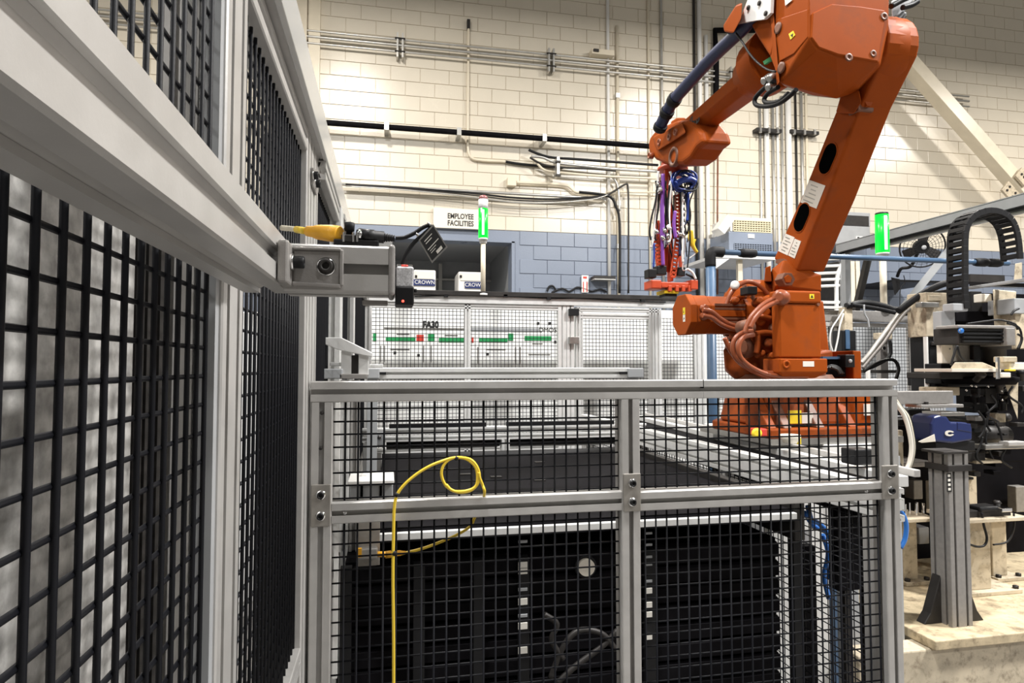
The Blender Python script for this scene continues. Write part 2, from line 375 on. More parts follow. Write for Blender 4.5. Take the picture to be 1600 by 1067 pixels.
# bent cable cluster
for i, (pts, r, m, lab) in enumerate((
    ([(826, 234), (840, 240), (862, 246), (905, 249), (1028, 258)], .020, 'black', 'top black conduit of the bent cluster left of the gripper'),
    ([(830, 244), (848, 246), (868, 254), (900, 258), (960, 264), (1028, 268)], .022, 'conduit', 'grey second conduit of the bent cluster left of the gripper'),
    ([(828, 246), (846, 256), (870, 261), (930, 264), (962, 267)], .016, 'dark', 'dark third conduit of the bent cluster left of the gripper'),
    ([(840, 256), (852, 266), (880, 270), (940, 275), (1028, 279)], .018, 'conduit_cream', 'cream lowest conduit of the bent cluster left of the gripper'),
    ([(905, 300), (950, 306), (962, 322), (968, 350), (968, 458)], .020, 'black', 'black cable turning down the wall beside the tall white pipe'),
    ([(946, 307), (962, 297), (977, 288), (981, 292), (982, 330), (982, 458)], .014, 'dark', 'dark cable bent into a sharp peak beside the tall white pipe'),
    ([(950, 274), (960, 280), (966, 296), (968, 330)], .016, 'conduit', 'short curved conduit joining the thin tall pipe'),
    ([(948, 300), (1028, 300.5)], .014, 'conduit_cream', 'short cream conduit between two tall pipes left of the gripper'))):
    conduit(lab, path(pts, Y=8.52+.012*i), r, m, name='conduit' if i not in (4, 5) else 'cable', group=G if i not in (4, 5) else 'cables on the block wall', cat='conduit' if i not in (4, 5) else 'cable')
t = thing('strut_bracket', 'slim upright bracket holding the bent conduit cluster', 'bracket', at(872, 262, Y=8.45), 'strut brackets on the high conduits')
b = MB(); pbox(b, 870.5, 245, 874.5, 273, 8.42, .2); b.build('channel', 'conduit', t)
for yy in (252, 273): 
    b = MB(); pbox(b, 869, yy-1.5, 876, yy+1.5, 8.40, .05); b.build('bolt', 'dark', t)
t = thing('strut_bracket', 'level strut bracket behind the tall white pipe near the top', 'bracket', at(942, 80, Y=8.55), 'strut brackets on the high conduits')
b = MB(); pbox(b, 925, 77, 960, 85, 8.56, .13); b.build('channel', 'conduit_cream', t); b = MB(); pbox(b, 928, 76, 936, 80, 8.54, .02); b.build('bolt', 'dark', t)
# tall vertical pipes
def vertical(px, py, r, m, lab, ztop=8.9, zbot=1.9, Y=8.6, clips=()):
    Y = WY-.002-r
    q = at(px, py, Y=Y)
    return conduit(lab, [(q.x, Y, zbot), (q.x, Y, (zbot+ztop)/2), (q.x, Y, ztop)], r, m, sub=1, n=10, clips=[(q.x, Y, at(px, c, Y=Y).z) for c in clips])
vertical(950.5, 200, .024, 'white', 'tall white vertical pipe nearest the middle of the wall', Y=8.45, zbot=2.35)
vertical(965, 200, .022, 'conduit_cream', 'tall thin vertical pipe ending in a loop beside the white pipe', ztop=at(965, 36, Y=8.6).z, clips=(150, 318, 385))
vertical(1014, 200, .017, 'conduit_cream', 'thin tall vertical conduit left of the blue robot hose')
vertical(1033.5, 100, .021, 'conduit', 'grey tall vertical conduit crossing behind the blue robot hose')
vertical(1087.5, 300, .020, 'dark', 'dark brown tall vertical pipe behind the gripper cables')
vertical(1095.5, 300, .034, 'white', 'thick white vertical pipe right of the gripper', Y=8.55)
vertical(1106, 300, .030, 'white', 'white vertical pipe with a rounded top right of the gripper', ztop=at(1106, 52, Y=8.6).z, Y=8.55)
conduit('angular black pipe looping from the robot arm down to the gripper side', path([(1180, 47), (1117, 47.5), (1119, 90), (1118.5, 238), (1086, 236)], Y=8.63), .045, 'black_paint', sub=1, name='black_pipe', group=None, cat='pipe')
conduit('brown thin pipe dropping straight below the black pipe corner', path([(1121.5, 240), (1121, 330), (1121, 460)], Y=8.6), .014, 'greasy', sub=1)
for i, (px, r, m, lab) in enumerate(((1188, .020, 'conduit', 'leftmost thin conduit of the bundle behind the robot lower arm'), (1198, .040, 'white', 'thick white conduit second in the bundle behind the robot arm'), (1208, .024, 'conduit', 'third conduit of the bundle behind the robot arm'),
    (1215, .020, 'white', 'fourth slim white conduit of the bundle behind the robot arm'), (1222, .022, 'conduit', 'fifth conduit of the bundle behind the robot arm'), (1232.5, .046, 'white', 'thickest white conduit of the bundle behind the robot arm'),
    (1244, .018, 'dark', 'thin dark conduit right of the thickest white one'), (1253, .024, 'conduit', 'second rightmost conduit of the bundle behind the robot arm'), (1260.5, .022, 'conduit_cream', 'rightmost conduit of the bundle behind the robot arm'))):
    vertical(px, 230, r, m, lab, ztop=5.6+.05*i, Y=8.5)
for i, (x0, x1, yy, lab) in enumerate(((1183, 1222, 203, 'level strut bracket across the left half of the pipe bundle'), (1236, 1280, 206, 'level strut bracket across the right half of the pipe bundle'))):
    t = thing('strut_bracket', lab, 'bracket', at(x0, yy, Y=8.57), 'strut brackets on the pipe bundle')
    b = MB(); pbox(b, x0, yy-2.5, x1, yy+2.5, 8.57, .12); b.build('channel', 'dark', t)
    for k in range(3):
        b = MB(); xx = x0+6+k*(x1-x0-12)/2; pbox(b, xx-1.5, yy-4, xx+1.5, yy+4, 8.55, .03); b.build('bolt', 'steel', t)
# small tag and bracket low on the blue wall
t = thing('wall_label', 'narrow white label with red marks on the blue wall', 'sign', at(914, 440, Y=8.6))
b = MB(); pbox(b, 909, 430, 919.5, 457, 8.66, .02); b.build('plate', 'white', t)
b = MB(); pbox(b, 911.3, 432, 917, 435, 8.655, .004); b.build('print', 'red', t); 
for xx in (911, 916.5):
    b = MB(); pbox(b, xx, 440, xx+1.3, 456, 8.655, .004); b.build('print', 'red', t)
t = thing('strut_bracket', 'dark strut bracket low on the blue wall left of the gripper', 'bracket', at(945, 434, Y=8.5))
b = MB(); pbox(b, 929, 431, 962, 435.5, 8.5, .19); b.build('channel', 'dark', t); b = MB(); pbox(b, 929, 435.6, 962, 437, 8.5, .19); b.build('lip', 'conduit', t)
conduit('black cable lying in loops on the ledge below the blue wall', path([(855, 455), (858, 448), (864, 447), (868, 454), (862, 457), (878, 451), (888, 455), (893, 454), (902, 449), (912, 451), (925, 455), (938, 452), (948, 456)], Y=8.672), .014, 'black', name='cable', group='cables on the block wall', cat='cable')
# EMPLOYEE FACILITIES sign
t = thing('wall_sign', 'pale rectangular sign reading employee facilities above the alcove', 'sign', at(712, 345, Y=8.6))
b = MB(); pbox(b, 677, 326, 757, 357, 8.64, .05); b.build('panel', 'sign', t, bevel=.004)
for line, yy in (('EMPLOYEE', 338), ('FACILITIES', 349)):
    text_mesh(line, .102, 'ink', at(719.7, yy+.3, Y=8.636), (1,0,0), (0,0,1), parent=t, width=.362, bold=.0022)
# boxes inside the alcove
for i, (x0, x1, y0, lx, lab) in enumerate(((646, 681, 421, 660, 'white equipment box with a blue name strip left in the alcove'), (716, 757, 424, 742, 'white equipment box with a blue name strip right in the alcove'))):
    YY = 8.75
    t = thing('equipment_box', lab, 'box', at((x0+x1)/2, 470, Y=YY), 'white equipment boxes in the alcove')
    q0 = at(x0, 440, Y=YY).x; q1 = at(x1, 440, Y=YY).x; zt = at(x0, y0, Y=YY).z
    MB().box((q0, YY, 1.2), (q1, YY+.5, zt)).build('body', 'white', t, bevel=.02)
    MB().box((q0+.03, YY-.012, zt-.13), (q1-.03, YY+.01, zt-.02)).build('panel', 'sign', t, bevel=.004)
    s0 = at(lx-14, 445, Y=YY).x if i == 0 else at(726, 445, Y=YY).x
    MB().box((s0, YY-.02, at(x0, 450 if i else 446, Y=YY).z), (q1-.01, YY+.01, at(x0, 440 if i else 436.5, Y=YY).z)).build('name_strip', 'navy', t)
    text_mesh('CROWN', .075, 'white', ((s0+q1)/2, YY-.022, at(x0, 445 if i else 441, Y=YY).z), (1,0,0), (0,0,1), parent=t, sx=.95)
    MB().box((q0+.02, YY-.02, at(x0, 434, Y=YY).z), (q0+.05, YY, at(x0, 430, Y=YY).z)).build('latch', 'black', t)
# wall heaters
def heater(x0, y0, x1, y1, lab, Y, blue=True):
    t = thing('wall_heater', lab, 'heater', at((x0+x1)/2, y1, Y=Y))
    ym = y0+(y1-y0)*.43
    b = MB(); pbox(b, x0, y0, x1, ym, Y, .5); b.build('upper_case', 'white' if blue else 'grey', t, bevel=.01)
    if blue:
        b = MB(); pbox(b, x0-2, ym, x1+2, y1, Y-.02, .52); b.build('lower_case', 'blue_wall', t, bevel=.01)
    l = at(x0+4, y0, Y=Y).x; r = at(x1-3, y0, Y=Y).x
    za = at(x0, ym-2, Y=Y).z; zb = at(x0, y0+4, Y=Y).z
    MB().box((l, Y-.004, za), (r, Y, zb)).build('grille_back', 'deep' if blue else 'dark', t)
    n = 5
    if blue:
        for k in range(n+1):
            z = za+(zb-za)*k/n; MB().box((l, Y-.022, z-.008), (r, Y-.004, z+.008)).build('louver', 'louver', t)
        for k in range(15):
            x = l+(r-l)*k/14; MB().box((x-.006, Y-.02, za), (x+.006, Y-.004, zb)).build('grille_bar', 'louver', t)
        za = at(x0, y1-2, Y=Y).z; zb = at(x0, y1-(y1-ym)*.42, Y=Y).z
        MB().box((l, Y-.026, za), (r, Y-.021, zb)).build('grille_back', 'deep', t)
        for k in range(5):
            z = za+(zb-za)*k/4; MB().box((l, Y-.036, z-.005), (r, Y-.026, z+.005)).build('louver', 'blue_wall', t)
        for k in range(16):
            x = l+(r-l)*k/15; MB().box((x-.004, Y-.034, za), (x+.004, Y-.026, zb)).build('grille_bar', 'blue_wall', t)
        b = MB(); pbox(b, x0+28, ym+3, x0+38, ym+9, Y-.03, .01); b.build('badge', 'white', t)
    else:
        b = MB(); pbox(b, x0, ym, x1, y1, Y, .5); b.build('lower_case', 'grey', t, bevel=.01)
        b = MB(); pbox(b, x1-22, y1-13, x1-12, y1-7, Y-.01, .01); b.build('badge', 'white', t)
        b = MB(); pbox(b, x1-20, y1-12, x1-17, y1-8, Y-.014, .01); b.build('badge_mark', 'ink', t)
    return t
heater(1141, 340, 1206, 393, 'wall heater with cream and blue grilles left of the robot arm', 7.9)
heater(1302, 331, 1360, 382, 'grey wall unit with a dark window right of the robot arm', 8.2, blue=False)
t = thing('wall_lamp', 'tilted white floodlight box beside the wall heater', 'lamp', at(1128, 355, Y=7.9))
MB().obox(at(1129, 353, Y=7.9), Vector((.075, 0, .10)), (0, .1, 0), Vector((-.05, 0, .037))).build('case', 'white', t, bevel=.01)
b = MB(); pbox(b, 1112, 366, 1117, 371, 7.9, .08); b.build('knuckle', 'steel', t)
t = thing('wall_shelf', 'white steel shelf bracket under the blue-grilled wall heater', 'shelf', at(1150, 405, Y=7.8))
b = MB(); pbox(b, 1118, 399, 1212, 404, 7.6, .9); b.build('shelf', 'white', t)
MB().prism([at(1119, 404, Y=7.6), at(1140, 404, Y=7.6), at(1119, 419, Y=7.6)], (0, .05, 0)).build('gusset', 'white', t)
MB().box(at(1153, 400, Y=7.7), at(1158, 475, Y=7.75)).build('leg', 'conduit_cream', t)
# ------------------------------------------------------------------ fences
PW = 0.041; GRID = 0.0254
_wire = {}
def wire_mesh_data(L, r, axis, weld=False):
    k = (round(L, 4), r, axis)
    if k not in _wire:
        p0 = Vector((0,0,0)); p1 = Vector((L,0,0)) if axis == 'x' else Vector((0,L,0)) if axis == 'y' else Vector((0,0,L))
        _wire[k] = MB().cyl(p0, p1, r, 8 if r > .0015 else 6).mesh('wire', 'wire')
        for p in _wire[k].polygons: p.use_smooth = len(p.vertices) == 4
    return _wire[k]
def wire_grid(parent, plane, c, a0, a1, z0, z1, ph_a, ph_z, r=.00195, single=True, front=-1):
    """welded grid. plane 'Y': wires in the X-Z plane at Y=c; plane 'X': in the Y-Z plane at X=c"""
    A = []; a = ph_a - GRID*math.ceil((ph_a-a0)/GRID)
    while a < a1:
        if a > a0+.002: A.append(a)
        a += GRID
    Z = []; z = ph_z - GRID*math.ceil((ph_z-z0)/GRID)
    while z < z1:
        if z > z0+.002: Z.append(z)
        z += GRID
    mb = MB()
    for a in A:
        p = (a, c, z0) if plane == 'Y' else (c, a, z0)
        if single: shared('wire', wire_mesh_data(z1-z0, r*1.12, 'z'), p, parent)
        else: mb.cyl(p, (p[0], p[1], z1), r, 4)
    for z in Z:
        c2 = c - front*r*1.3
        p = (a0, c2, z) if plane == 'Y' else (c2, a0, z)
        q = (a1, c2, z) if plane == 'Y' else (c2, a1, z)
        if single: shared('wire', wire_mesh_data(a1-a0, r, 'x' if plane == 'Y' else 'y'), p, parent)
        else: mb.cyl(p, q, r, 4)
    if not single: mb.build('wire_grid', 'wire', parent, kind='stuff')
def post(parent, x0, x1, y0, y1, z0, z1, m='alu', name='post'):
    return MB().slot_profile(((x0+x1)/2, (y0+y1)/2, z0), ((x0+x1)/2, (y0+y1)/2, z1), x1-x0, y1-y0, up=(0,1,0)).build(name, m, parent)
def railx(parent, x0, x1, y0, z0, m='alu', w=PW, h=PW, name='rail'):
    return MB().slot_profile((x0, y0+w/2, z0+h/2), (x1, y0+w/2, z0+h/2), w, h).build(name, m, parent)
def raily(parent, y0, y1, x0, z0, m='alu', w=PW, h=PW, name='rail'):
    return MB().slot_profile((x0+w/2, y0, z0+h/2), (x0+w/2, y1, z0+h/2), w, h).build(name, m, parent)
def bolt(parent, p, d, r=.0068, name='bolt', head='black'):
    d = Vector(d); p = Vector(p)
    o = MB().lathe(p, d, [(0, r*1.35), (.0012, r*1.35), (.0013, r*.3)], 14).build('washer', 'chrome', parent)
    mb = MB().lathe(p+d*.001, d, [(0, r), (r*.95, r), (r*1.1, r*.92), (r*1.1, r*.55), (r*.5, r*.5)], 14)
    return mb.build(name, head, parent)
# left fence -----------------------------------------------------------------
LF = thing('safety_fence', 'tall aluminium safety fence with black wire mesh along the left side', 'fence', (-.17, .66, 0))
post(LF, -.191, -.150, .622, .704, 0, 2.6)
post(LF, -.191, -.150, 1.215, 1.297, 0, 2.05)
post(LF, -.191, -.150, 1.299, 1.40, 0, 2.05)
for (y, xa, xb) in ((1.80, 519, 532), (2.44, 542, 553)):
    x0, x1 = at(xa, 500, Y=y).x, at(xb, 500, Y=y).x
    post(LF, x1-PW, x1, y, y+.082, 0, 2.0, 'alu_bright')
raily(LF, .704, 1.215, -.191, 1.957); raily(LF, .704, 1.215, -.191, .999)
raily(LF, 1.40, 1.80, -.175, 1.957); raily(LF, 1.88, 2.44, -.165, 1.957); raily(LF, 2.52, 4.2, -.16, 1.957)
raily(LF, 1.40, 1.80, -.175, .999); raily(LF, 2.52, 4.2, -.16, .999)
raily(LF, -.6, .622, -.191, .60); raily(LF, -.6, .622, -.191, 2.55)
post(LF, -.191, -.150, -.64, -.60, 0, 2.6)
tb = MB(); tb.box((-.195, .70, 2.002), (-.132, 4.25, 2.010)); tb.box((-.195, .70, 2.010), (-.140, 4.25, 2.066))
tb.build('top_beam', 'alu', LF, bevel=.002)
MB().box((-.1395, .70, 1.998), (-.130, 4.25, 2.070)).build('cover_strip', 'clear', LF, bevel=.001)
wire_grid(LF, 'X', -.160, -.55, .622, .641, 2.55, .325, 1.542, front=1)
wire_grid(LF, 'X', -.163, .704, 1.215, 1.040, 1.957, .808, 1.542, front=1)
wire_grid(LF, 'X', -.160, 1.40, 1.80, 1.04, 1.957, 1.42, 1.55, single=False, front=1)
wire_grid(LF, 'X', -.150, 1.88, 2.44, 1.04, 1.957, 1.9, 1.55, single=False, front=1)
wire_grid(LF, 'X', -.145, 2.52, 4.2, 1.04, 1.957, 2.54, 1.55, single=False, front=1)
MB().box((-.1675, .610, .60), (-.1535, .624, 2.55)).build('edge_gasket', 'grey', LF)
# latch plate on the second post
lp = MB(); q = [at(486, 262, X=-.149), at(494.5, 266, X=-.149), at(494.5, 300, X=-.149), at(492, 305, X=-.149), at(486, 288, X=-.149)]
lp.prism(q, (.004, 0, 0)); pl = lp.build('latch_plate', 'cast', LF)
for yy, xx in ((274, 489.5), (287, 493)): bolt(pl, at(xx, yy, X=-.145), (1,0,0), .008)

# front fence ------------------------------------------------------------------
FF = thing('safety_fence', 'low two-panel aluminium fence with black wire mesh standing in front', 'fence', (.5, 1.3, 0))
FY = 1.28
railx(FF, -.146, .486+.2, FY, 1.481, name='top_rail'); railx(FF, .6865, 1.184, FY, 1.481, name='top_rail')
MB().box((.6855, FY-.0002, 1.5035), (.687, FY+.04, 1.5222)).build('seam', 'deep', FF)
post(FF, -.145, -.104, FY, FY+PW, 0, 1.481); post(FF, .494, .536, FY, FY+PW, 0, 1.481); post(FF, 1.143, 1.184, FY, FY+PW, 0, 1.481)
railx(FF, -.104, .494, FY, 1.244, name='mid_rail'); railx(FF, .536, 1.143, FY, 1.241, name='mid_rail')
railx(FF, -.104, .494, FY, .10, name='bottom_rail'); railx(FF, .536, 1.143, FY, .10, name='bottom_rail')
for (a, b) in ((-.104, .494), (.536, 1.143)):
    wire_grid(FF, 'Y', FY+.0195, a, b, 1.285, 1.481, -.081, 1.4665, r=.0018)
    wire_grid(FF, 'Y', FY+.0195, a, b, .141, 1.244, -.081, 1.2245, r=.0018)
for (x0, y0, x1, y1) in ((485.5, 757, 516.5, 823), (974.5, 740, 1001.5, 799), (1379, 727, 1404, 779.5)):
    Yp = FY-.004
    l = at(x0, (y0+y1)/2, Y=Yp).x; r = at(x1, (y0+y1)/2, Y=Yp).x; t_ = at((x0+x1)/2, y0, Y=Yp).z; b_ = at((x0+x1)/2, y1, Y=Yp).z
    pl = MB().box((l, Yp, b_), (r, FY, t_)).build('joining_plate', 'plate', FF, bevel=.0015)
    for k in (.25, .75): bolt(pl, ((l+r)/2, Yp, b_+(t_-b_)*k), (0,-1,0))
for (px, py) in ((539, 801), (1353, 767)):
    bolt(FF, at(px, py, Y=FY+.004), (0,-1,0), .0028, head='chrome')
for (px, py) in ((503, 645), (501, 700)): MB().lathe(at(px, py, Y=FY+.004), (0,-1,0), [(0,.004),(.003,.004),(.004,.002)], 8).build('set_screw', 'dark', FF)

# near rail with the sensor arm --------------------------------------------------
SA = thing('sensor_mount', 'thick aluminium rail close to the camera carrying a short cross arm', 'bracket arm', (-.106, .58, 1.61))
MB().slot_profile((-.1130, -.25, 1.6385), (-.1065, .598, 1.6385), .043, .043, slot=.0130, cav=.0145, lip=.004, depth=.0065).build('long_rail', 'alu', SA)
MB().box((-.150, .575, 1.648), (-.110, .645, 1.664)).build('mounting_block', 'alu', SA)
MB().slot_profile((-.084, .560, 1.6325), (.0005, .560, 1.6325), .040, .040, slot=.0088).build('cross_arm', 'alu', SA)
MB().box((.0005, .5385, 1.6105), (.0060, .5815, 1.6545)).build('end_cap', 'cast', SA, bevel=.004, seg=3)
br = MB(); br.box((-.0848, .512, 1.6155), (-.0765, .5400, 1.6500))
fb = br.build('angle_bracket', 'cast', SA, bevel=.002)
MB().box((-.0770, .5350, 1.6160), (-.0365, .5400, 1.6475)).build('bracket_plate', 'cast', SA, bevel=.003, seg=3)
rim = MB(); rim.bar((-.0765, .5335, 1.6180), (-.0380, .5335, 1.6165), .004, .0035); rim.bar((-.0375, .5335, 1.6170), (-.0375, .5335, 1.6470), .003, .004, up=(0,1,0)); rim.bar((-.0765, .5335, 1.6470), (-.0380, .5335, 1.6470), .004, .0025)
rim.build('bracket_rim', 'cast', SA, bevel=.001)
s = MB().lathe((-.0500, .5355, 1.6330), (0,-1,0), [(0, .0068), (.0012, .0068), (.0012, .0056), (.0062, .0056), (.0068, .0050), (.0068, .0030), (.0028, .0028)], 20); s.build('cap_screw', 'dark', SA)
MB().lathe((-.0500, .5356, 1.6330), (0,-1,0), [(0, .0078), (.0010, .0078), (.0010, .0060)], 20).build('washer', 'chrome', SA)
s = MB().lathe((-.0740, .5265, 1.6345), (1,0,0), [(0, .0050), (.0070, .0050), (.0078, .0044), (.0078, .0024), (.0040, .0022)], 18); s.build('cap_screw', 'black', SA)
MB().lathe((-.0765, .5265, 1.6345), (1,0,0), [(0, .0068), (.0022, .0068), (.0022, .0050)], 18).build('washer', 'chrome', SA)
MB().bar((-.058, .5345, 1.6185), (-.042, .5345, 1.6178), .002, .0016).build('rib', 'chrome', SA)
b = MB(); pbox(b, 566, 469, 606, 477, .575, .006); b.build('rear_slide', 'cast', SA, bevel=.001)

# little scanner on the end of the arm
SN = thing('laser_scanner', 'small silver scanner with a black window and red lamp on the arm end', 'sensor', (.015, .555, 1.60))
MB().box((.0070, .545, 1.6190), (.0218, .572, 1.6365)).build('body', 'speckle', SN, bevel=.0012)
MB().box((.0065, .543, 1.6035), (.0222, .573, 1.6190)).build('window_block', 'black', SN, bevel=.0012)
MB().lathe((.0128, .5432, 1.6065), (0,-1,0), [(0, .0012), (.0004, .0010), (.0006, .0004)], 10).build('red_lamp', 'red_led', SN)
for x in (.0095, .0190): MB().box((x-.002, .548, 1.6365), (x+.002, .566, 1.6390)).build('ear', 'chrome', SN, bevel=.0006)
MB().cyl((.0222, .553, 1.6170), (.0250, .553, 1.6170), .0016, 10).build('screw', 'black', SN)
MB().cyl((.0142, .555, 1.6365), (.0142, .555, 1.6395), .0032, 12).build('cable_gland', 'red', SN)
Yq = .556
CB = thing('sensor_cable', 'black cable looping from the arm connector to the scanner', 'cable', at(640, 372, Y=Yq))
MB().tube(path([(618, 372), (632, 371), (648, 364), (660, 356), (670, 352), (672.5, 356), (662, 366), (648, 378), (637, 393), (631, 406), (628, 416)], Y=Yq), .0018, n=10).build('jacket', 'rubber', CB)
pl = MB(); a, b_ = at(566, 368, Y=Yq), at(600, 371, Y=Yq); d = (b_-a).normalized()
pl.lathe(a, d, [(0, .0060), (.010, .0060), (.0102, .0053), (.0185, .0053), (.0187, .0045)], 16); pl.build('plug', 'black', CB)
pl = MB(); a2 = b_
pl.lathe(a2, d, [v for k in range(5) for v in ((k*.0020, .0040-.0003*k), (k*.0020+.0012, .0040-.0003*k), (k*.0020+.0013, .0028-.0001*k))], 14); pl.build('strain_relief', 'rubber', CB)
for q in ((671, 351), (652, 367)): MB().lathe(at(*q, Y=Yq), (.7,0,.5), [(-.0008, .0024), (.0008, .0024)], 10).build('cable_tie', 'steel', CB)
TG = thing('cable_tag', 'dark rectangular label tag hanging tilted from the black cable', 'label', at(676, 380, Y=.55))
qs = [at(677, 350, Y=.552), at(699.5, 386, Y=.552), at(675, 411, Y=.552), at(654, 375, Y=.552)]
MB().prism(qs, (0, .0008, 0)).build('card', 'steel', TG)
cen = sum(qs, Vector())/4
MB().prism([cen + (v-cen)*.88 + Vector((0, -.0004, 0)) for v in qs], (0, .0004, 0)).build('print', 'ink', TG)
def tagpt(u, v): return qs[3] + (qs[0]-qs[3])*u + (qs[2]-qs[3])*v + Vector((0, -.0007, 0))
for (u0, v0, u1, v1) in ((.14, .52, .86, .55), (.2, .2, .7, .23), (.2, .3, .6, .33), (.2, .62, .6, .64), (.2, .70, .5, .72), (.45, .80, .8, .92)):
    MB().prism([tagpt(u0, v0), tagpt(u1, v0), tagpt(u1, v1), tagpt(u0, v1)], (0, .0003, 0)).build('printed_line', 'paper', TG)
# connector block and yellow plug on top of the arm
CN = thing('connector_block', 'black connector block with a knob on top of the cross arm', 'connector', at(545, 378, Y=.56))
b = MB(); pbox(b, 521, 374, 592, 385, .55, .018); b.build('base', 'black', CN, bevel=.001)
b = MB(); pbox(b, 533, 366, 560, 377, .549, .02); b.build('housing', 'dark', CN, bevel=.001)
MB().lathe(at(546, 370, Y=.556), (0,0,1), [(0, .0030), (.005, .0030), (.005, .0042), (.012, .0046), (.0125, .003)], 14).build('knob', 'rubber', CN)
for px in (537, 552, 558): MB().cyl(at(px, 378, Y=.548), at(px, 363, Y=.548), .0011, 8).build('pin', 'chrome', CN)
MB().lathe(at(556, 366, Y=.556), at(566, 368, Y=.556)-at(556, 366, Y=.556), [(0, .004), (.002, .0062), (.0055, .0062), (.0055, .0045)], 6).build('coupling_nut', 'chrome', CN)
b = MB(); pbox(b, 592, 375, 613, 384, .575, .004); b.build('tab', 'alu_bright', CN)
YC = thing('yellow_connector', 'amber moulded cable plug lying on the cross arm', 'connector', at(500, 366, Y=.57))
a = at(479, 361, Y=.575); b_ = at(531, 366, Y=.556); d = (b_-a).normalized(); L = (b_-a).length
MB().lathe(a, d, [(0, .0030), (.001, .0046), (.007, .0050), (.012, .0064), (L*.75, .0074), (L*.98, .0072), (L, .0062)], 18).build('body', 'amber', YC)
MB().tube([at(440, 356, Y=.60), at(460, 358, Y=.59), a], .0025, n=10).build('pale_lead', 'pale_cable', YC)
MB().cyl(at(463, 358.5, Y=.588), a, .0031, 12).build('boot', 'yellow', YC)

# yellow cable hung on the front fence
YB = thing('yellow_cable', 'yellow cable coiled on the low front fence', 'cable', at(615, 800, Y=1.265))
Yk = 1.27
MB().tube(path([(615, 1100), (615, 1000), (614, 900), (615, 830), (616, 795), (620, 774), (632, 757), (652, 740), (672, 728), (692, 720), (712, 715), (735, 718), (747, 733), (748, 752), (736, 766), (716, 769), (698, 760), (690, 743), (693, 727), (706, 716), (726, 716), (742, 728), (746, 745), (743, 760), (728, 767), (708, 767), (697, 757)], Y=Yk), .0030, n=8, sub=5).build('jacket', 'yellow', YB)
MB().tube(path([(748, 738, 1.268), (750, 748, 1.268), (754, 758, 1.27), (757, 770, 1.272), (752, 790, 1.335), (742, 808, 1.335), (735, 822, 1.34), (715, 835, 1.345), (690, 846, 1.35), (660, 857, 1.35), (628, 865, 1.35)]), .0030, n=8, sub=5).build('tail', 'yellow', YB)
MB().lathe(at(634, 863, Y=1.35), at(600, 867, Y=1.35)-at(634, 863, Y=1.35), [(0, .003), (.008, .0045), (.012, .0060), (.030, .0060), (.030, .0075), (.042, .0075), (.042, .004)], 12).build('plug', 'amber', YB)
for (px, py) in ((620, 773), (713, 716), (616, 864)): MB().lathe(at(px, py, Y=Yk), (.5,0,.8), [(-.004, .0042), (.004, .0042)], 8).build('cable_tie', 'black', YB)

# far fence -------------------------------------------------------------------
RF = thing('safety_fence', 'white-looking aluminium fence with fine mesh at the back of the cell', 'fence', (1, 4.2, 0))
BY = 4.20
fx = lambda px, py=500: at(px, py, Y=BY).x
def fpost(a, b, z1=2.03, m='alu_bright', y=BY): return post(RF, fx(a), fx(b), y, y+.05, 0, z1, m)
post(RF, fx(558), fx(581), BY-.02, BY+.06, 0, 2.03, 'alu_bright')
fpost(726, 735.5); fpost(872, 885); fpost(885.5, 897); fpost(1085, 1100); 
zt = at(700, 463, Y=BY).z
xr = fx(1152)
b = MB(); b.box((fx(560), BY-.01, zt-.045), (xr, BY+.05, zt+.005)); b.build('top_rail', 'alu_bright', RF, bevel=.002)
b = MB(); b.box((fx(560), BY-.03, zt+.005), (xr, BY+.06, zt+.036)); b.build('cap_rail', 'dark', RF, bevel=.002)
railx(RF, fx(581), fx(872), BY, zt-.083, 'alu_bright', h=.035)
railx(RF, fx(581), fx(872), BY, .98, 'alu_bright'); railx(RF, fx(1030), fx(1085), BY, .98, 'alu_bright')
for (a, b) in ((581, 726), (735.5, 872), (1036, 1085), (1113, 1160)):
    wire_grid(RF, 'Y', BY+.02, fx(a), fx(b), 1.02, zt-.083 if b < 900 else zt-.12, fx(581), 1.9, r=.0019, single=False)
MB().tube(path([(648, 463), (700, 461), (760, 460), (800, 463), (860, 466), (905, 466), (960, 469), (1040, 472)], Y=BY-.02), .004, n=6).build('signal_wire', 'black', RF)
for px, py in ((697, 462), (790, 462), (858, 466), (1005, 470)):
    b = MB(); pbox(b, px-3, py-2, px+3, py+2, BY-.03, .02); b.build('wire_clip', 'black', RF)
# door in the far fence
DR = thing('fence_door', 'mesh door with double aluminium frame left of the robot in the far fence', 'door', (fx(965), BY, 0))
for (a, b) in ((900, 906), (1014, 1022), (1023, 1033)): post(DR, fx(a), fx(b), BY-.005, BY+.045, .2, zt-.055, 'alu_bright', 'stile')
post(DR, fx(906.5), fx(911), BY, BY+.03, .2, zt-.09, 'alu_bright', 'stile')
railx(DR, fx(900), fx(1030), BY-.005, zt-.085, 'alu_bright', h=.03, name='top_frame'); railx(DR, fx(906), fx(1015), BY, zt-.135, 'alu_bright', h=.04, name='top_frame')
wire_grid(DR, 'Y', BY+.02, fx(911), fx(1014), .3, zt-.135, fx(911), 1.9, r=.0019, single=False)
for yy in (488, 532):
    b = MB(); pbox(b, 890, yy-6, 905, yy+5, BY-.03, .03); b.build('hinge', 'black' if yy < 500 else 'steel', DR, bevel=.002)
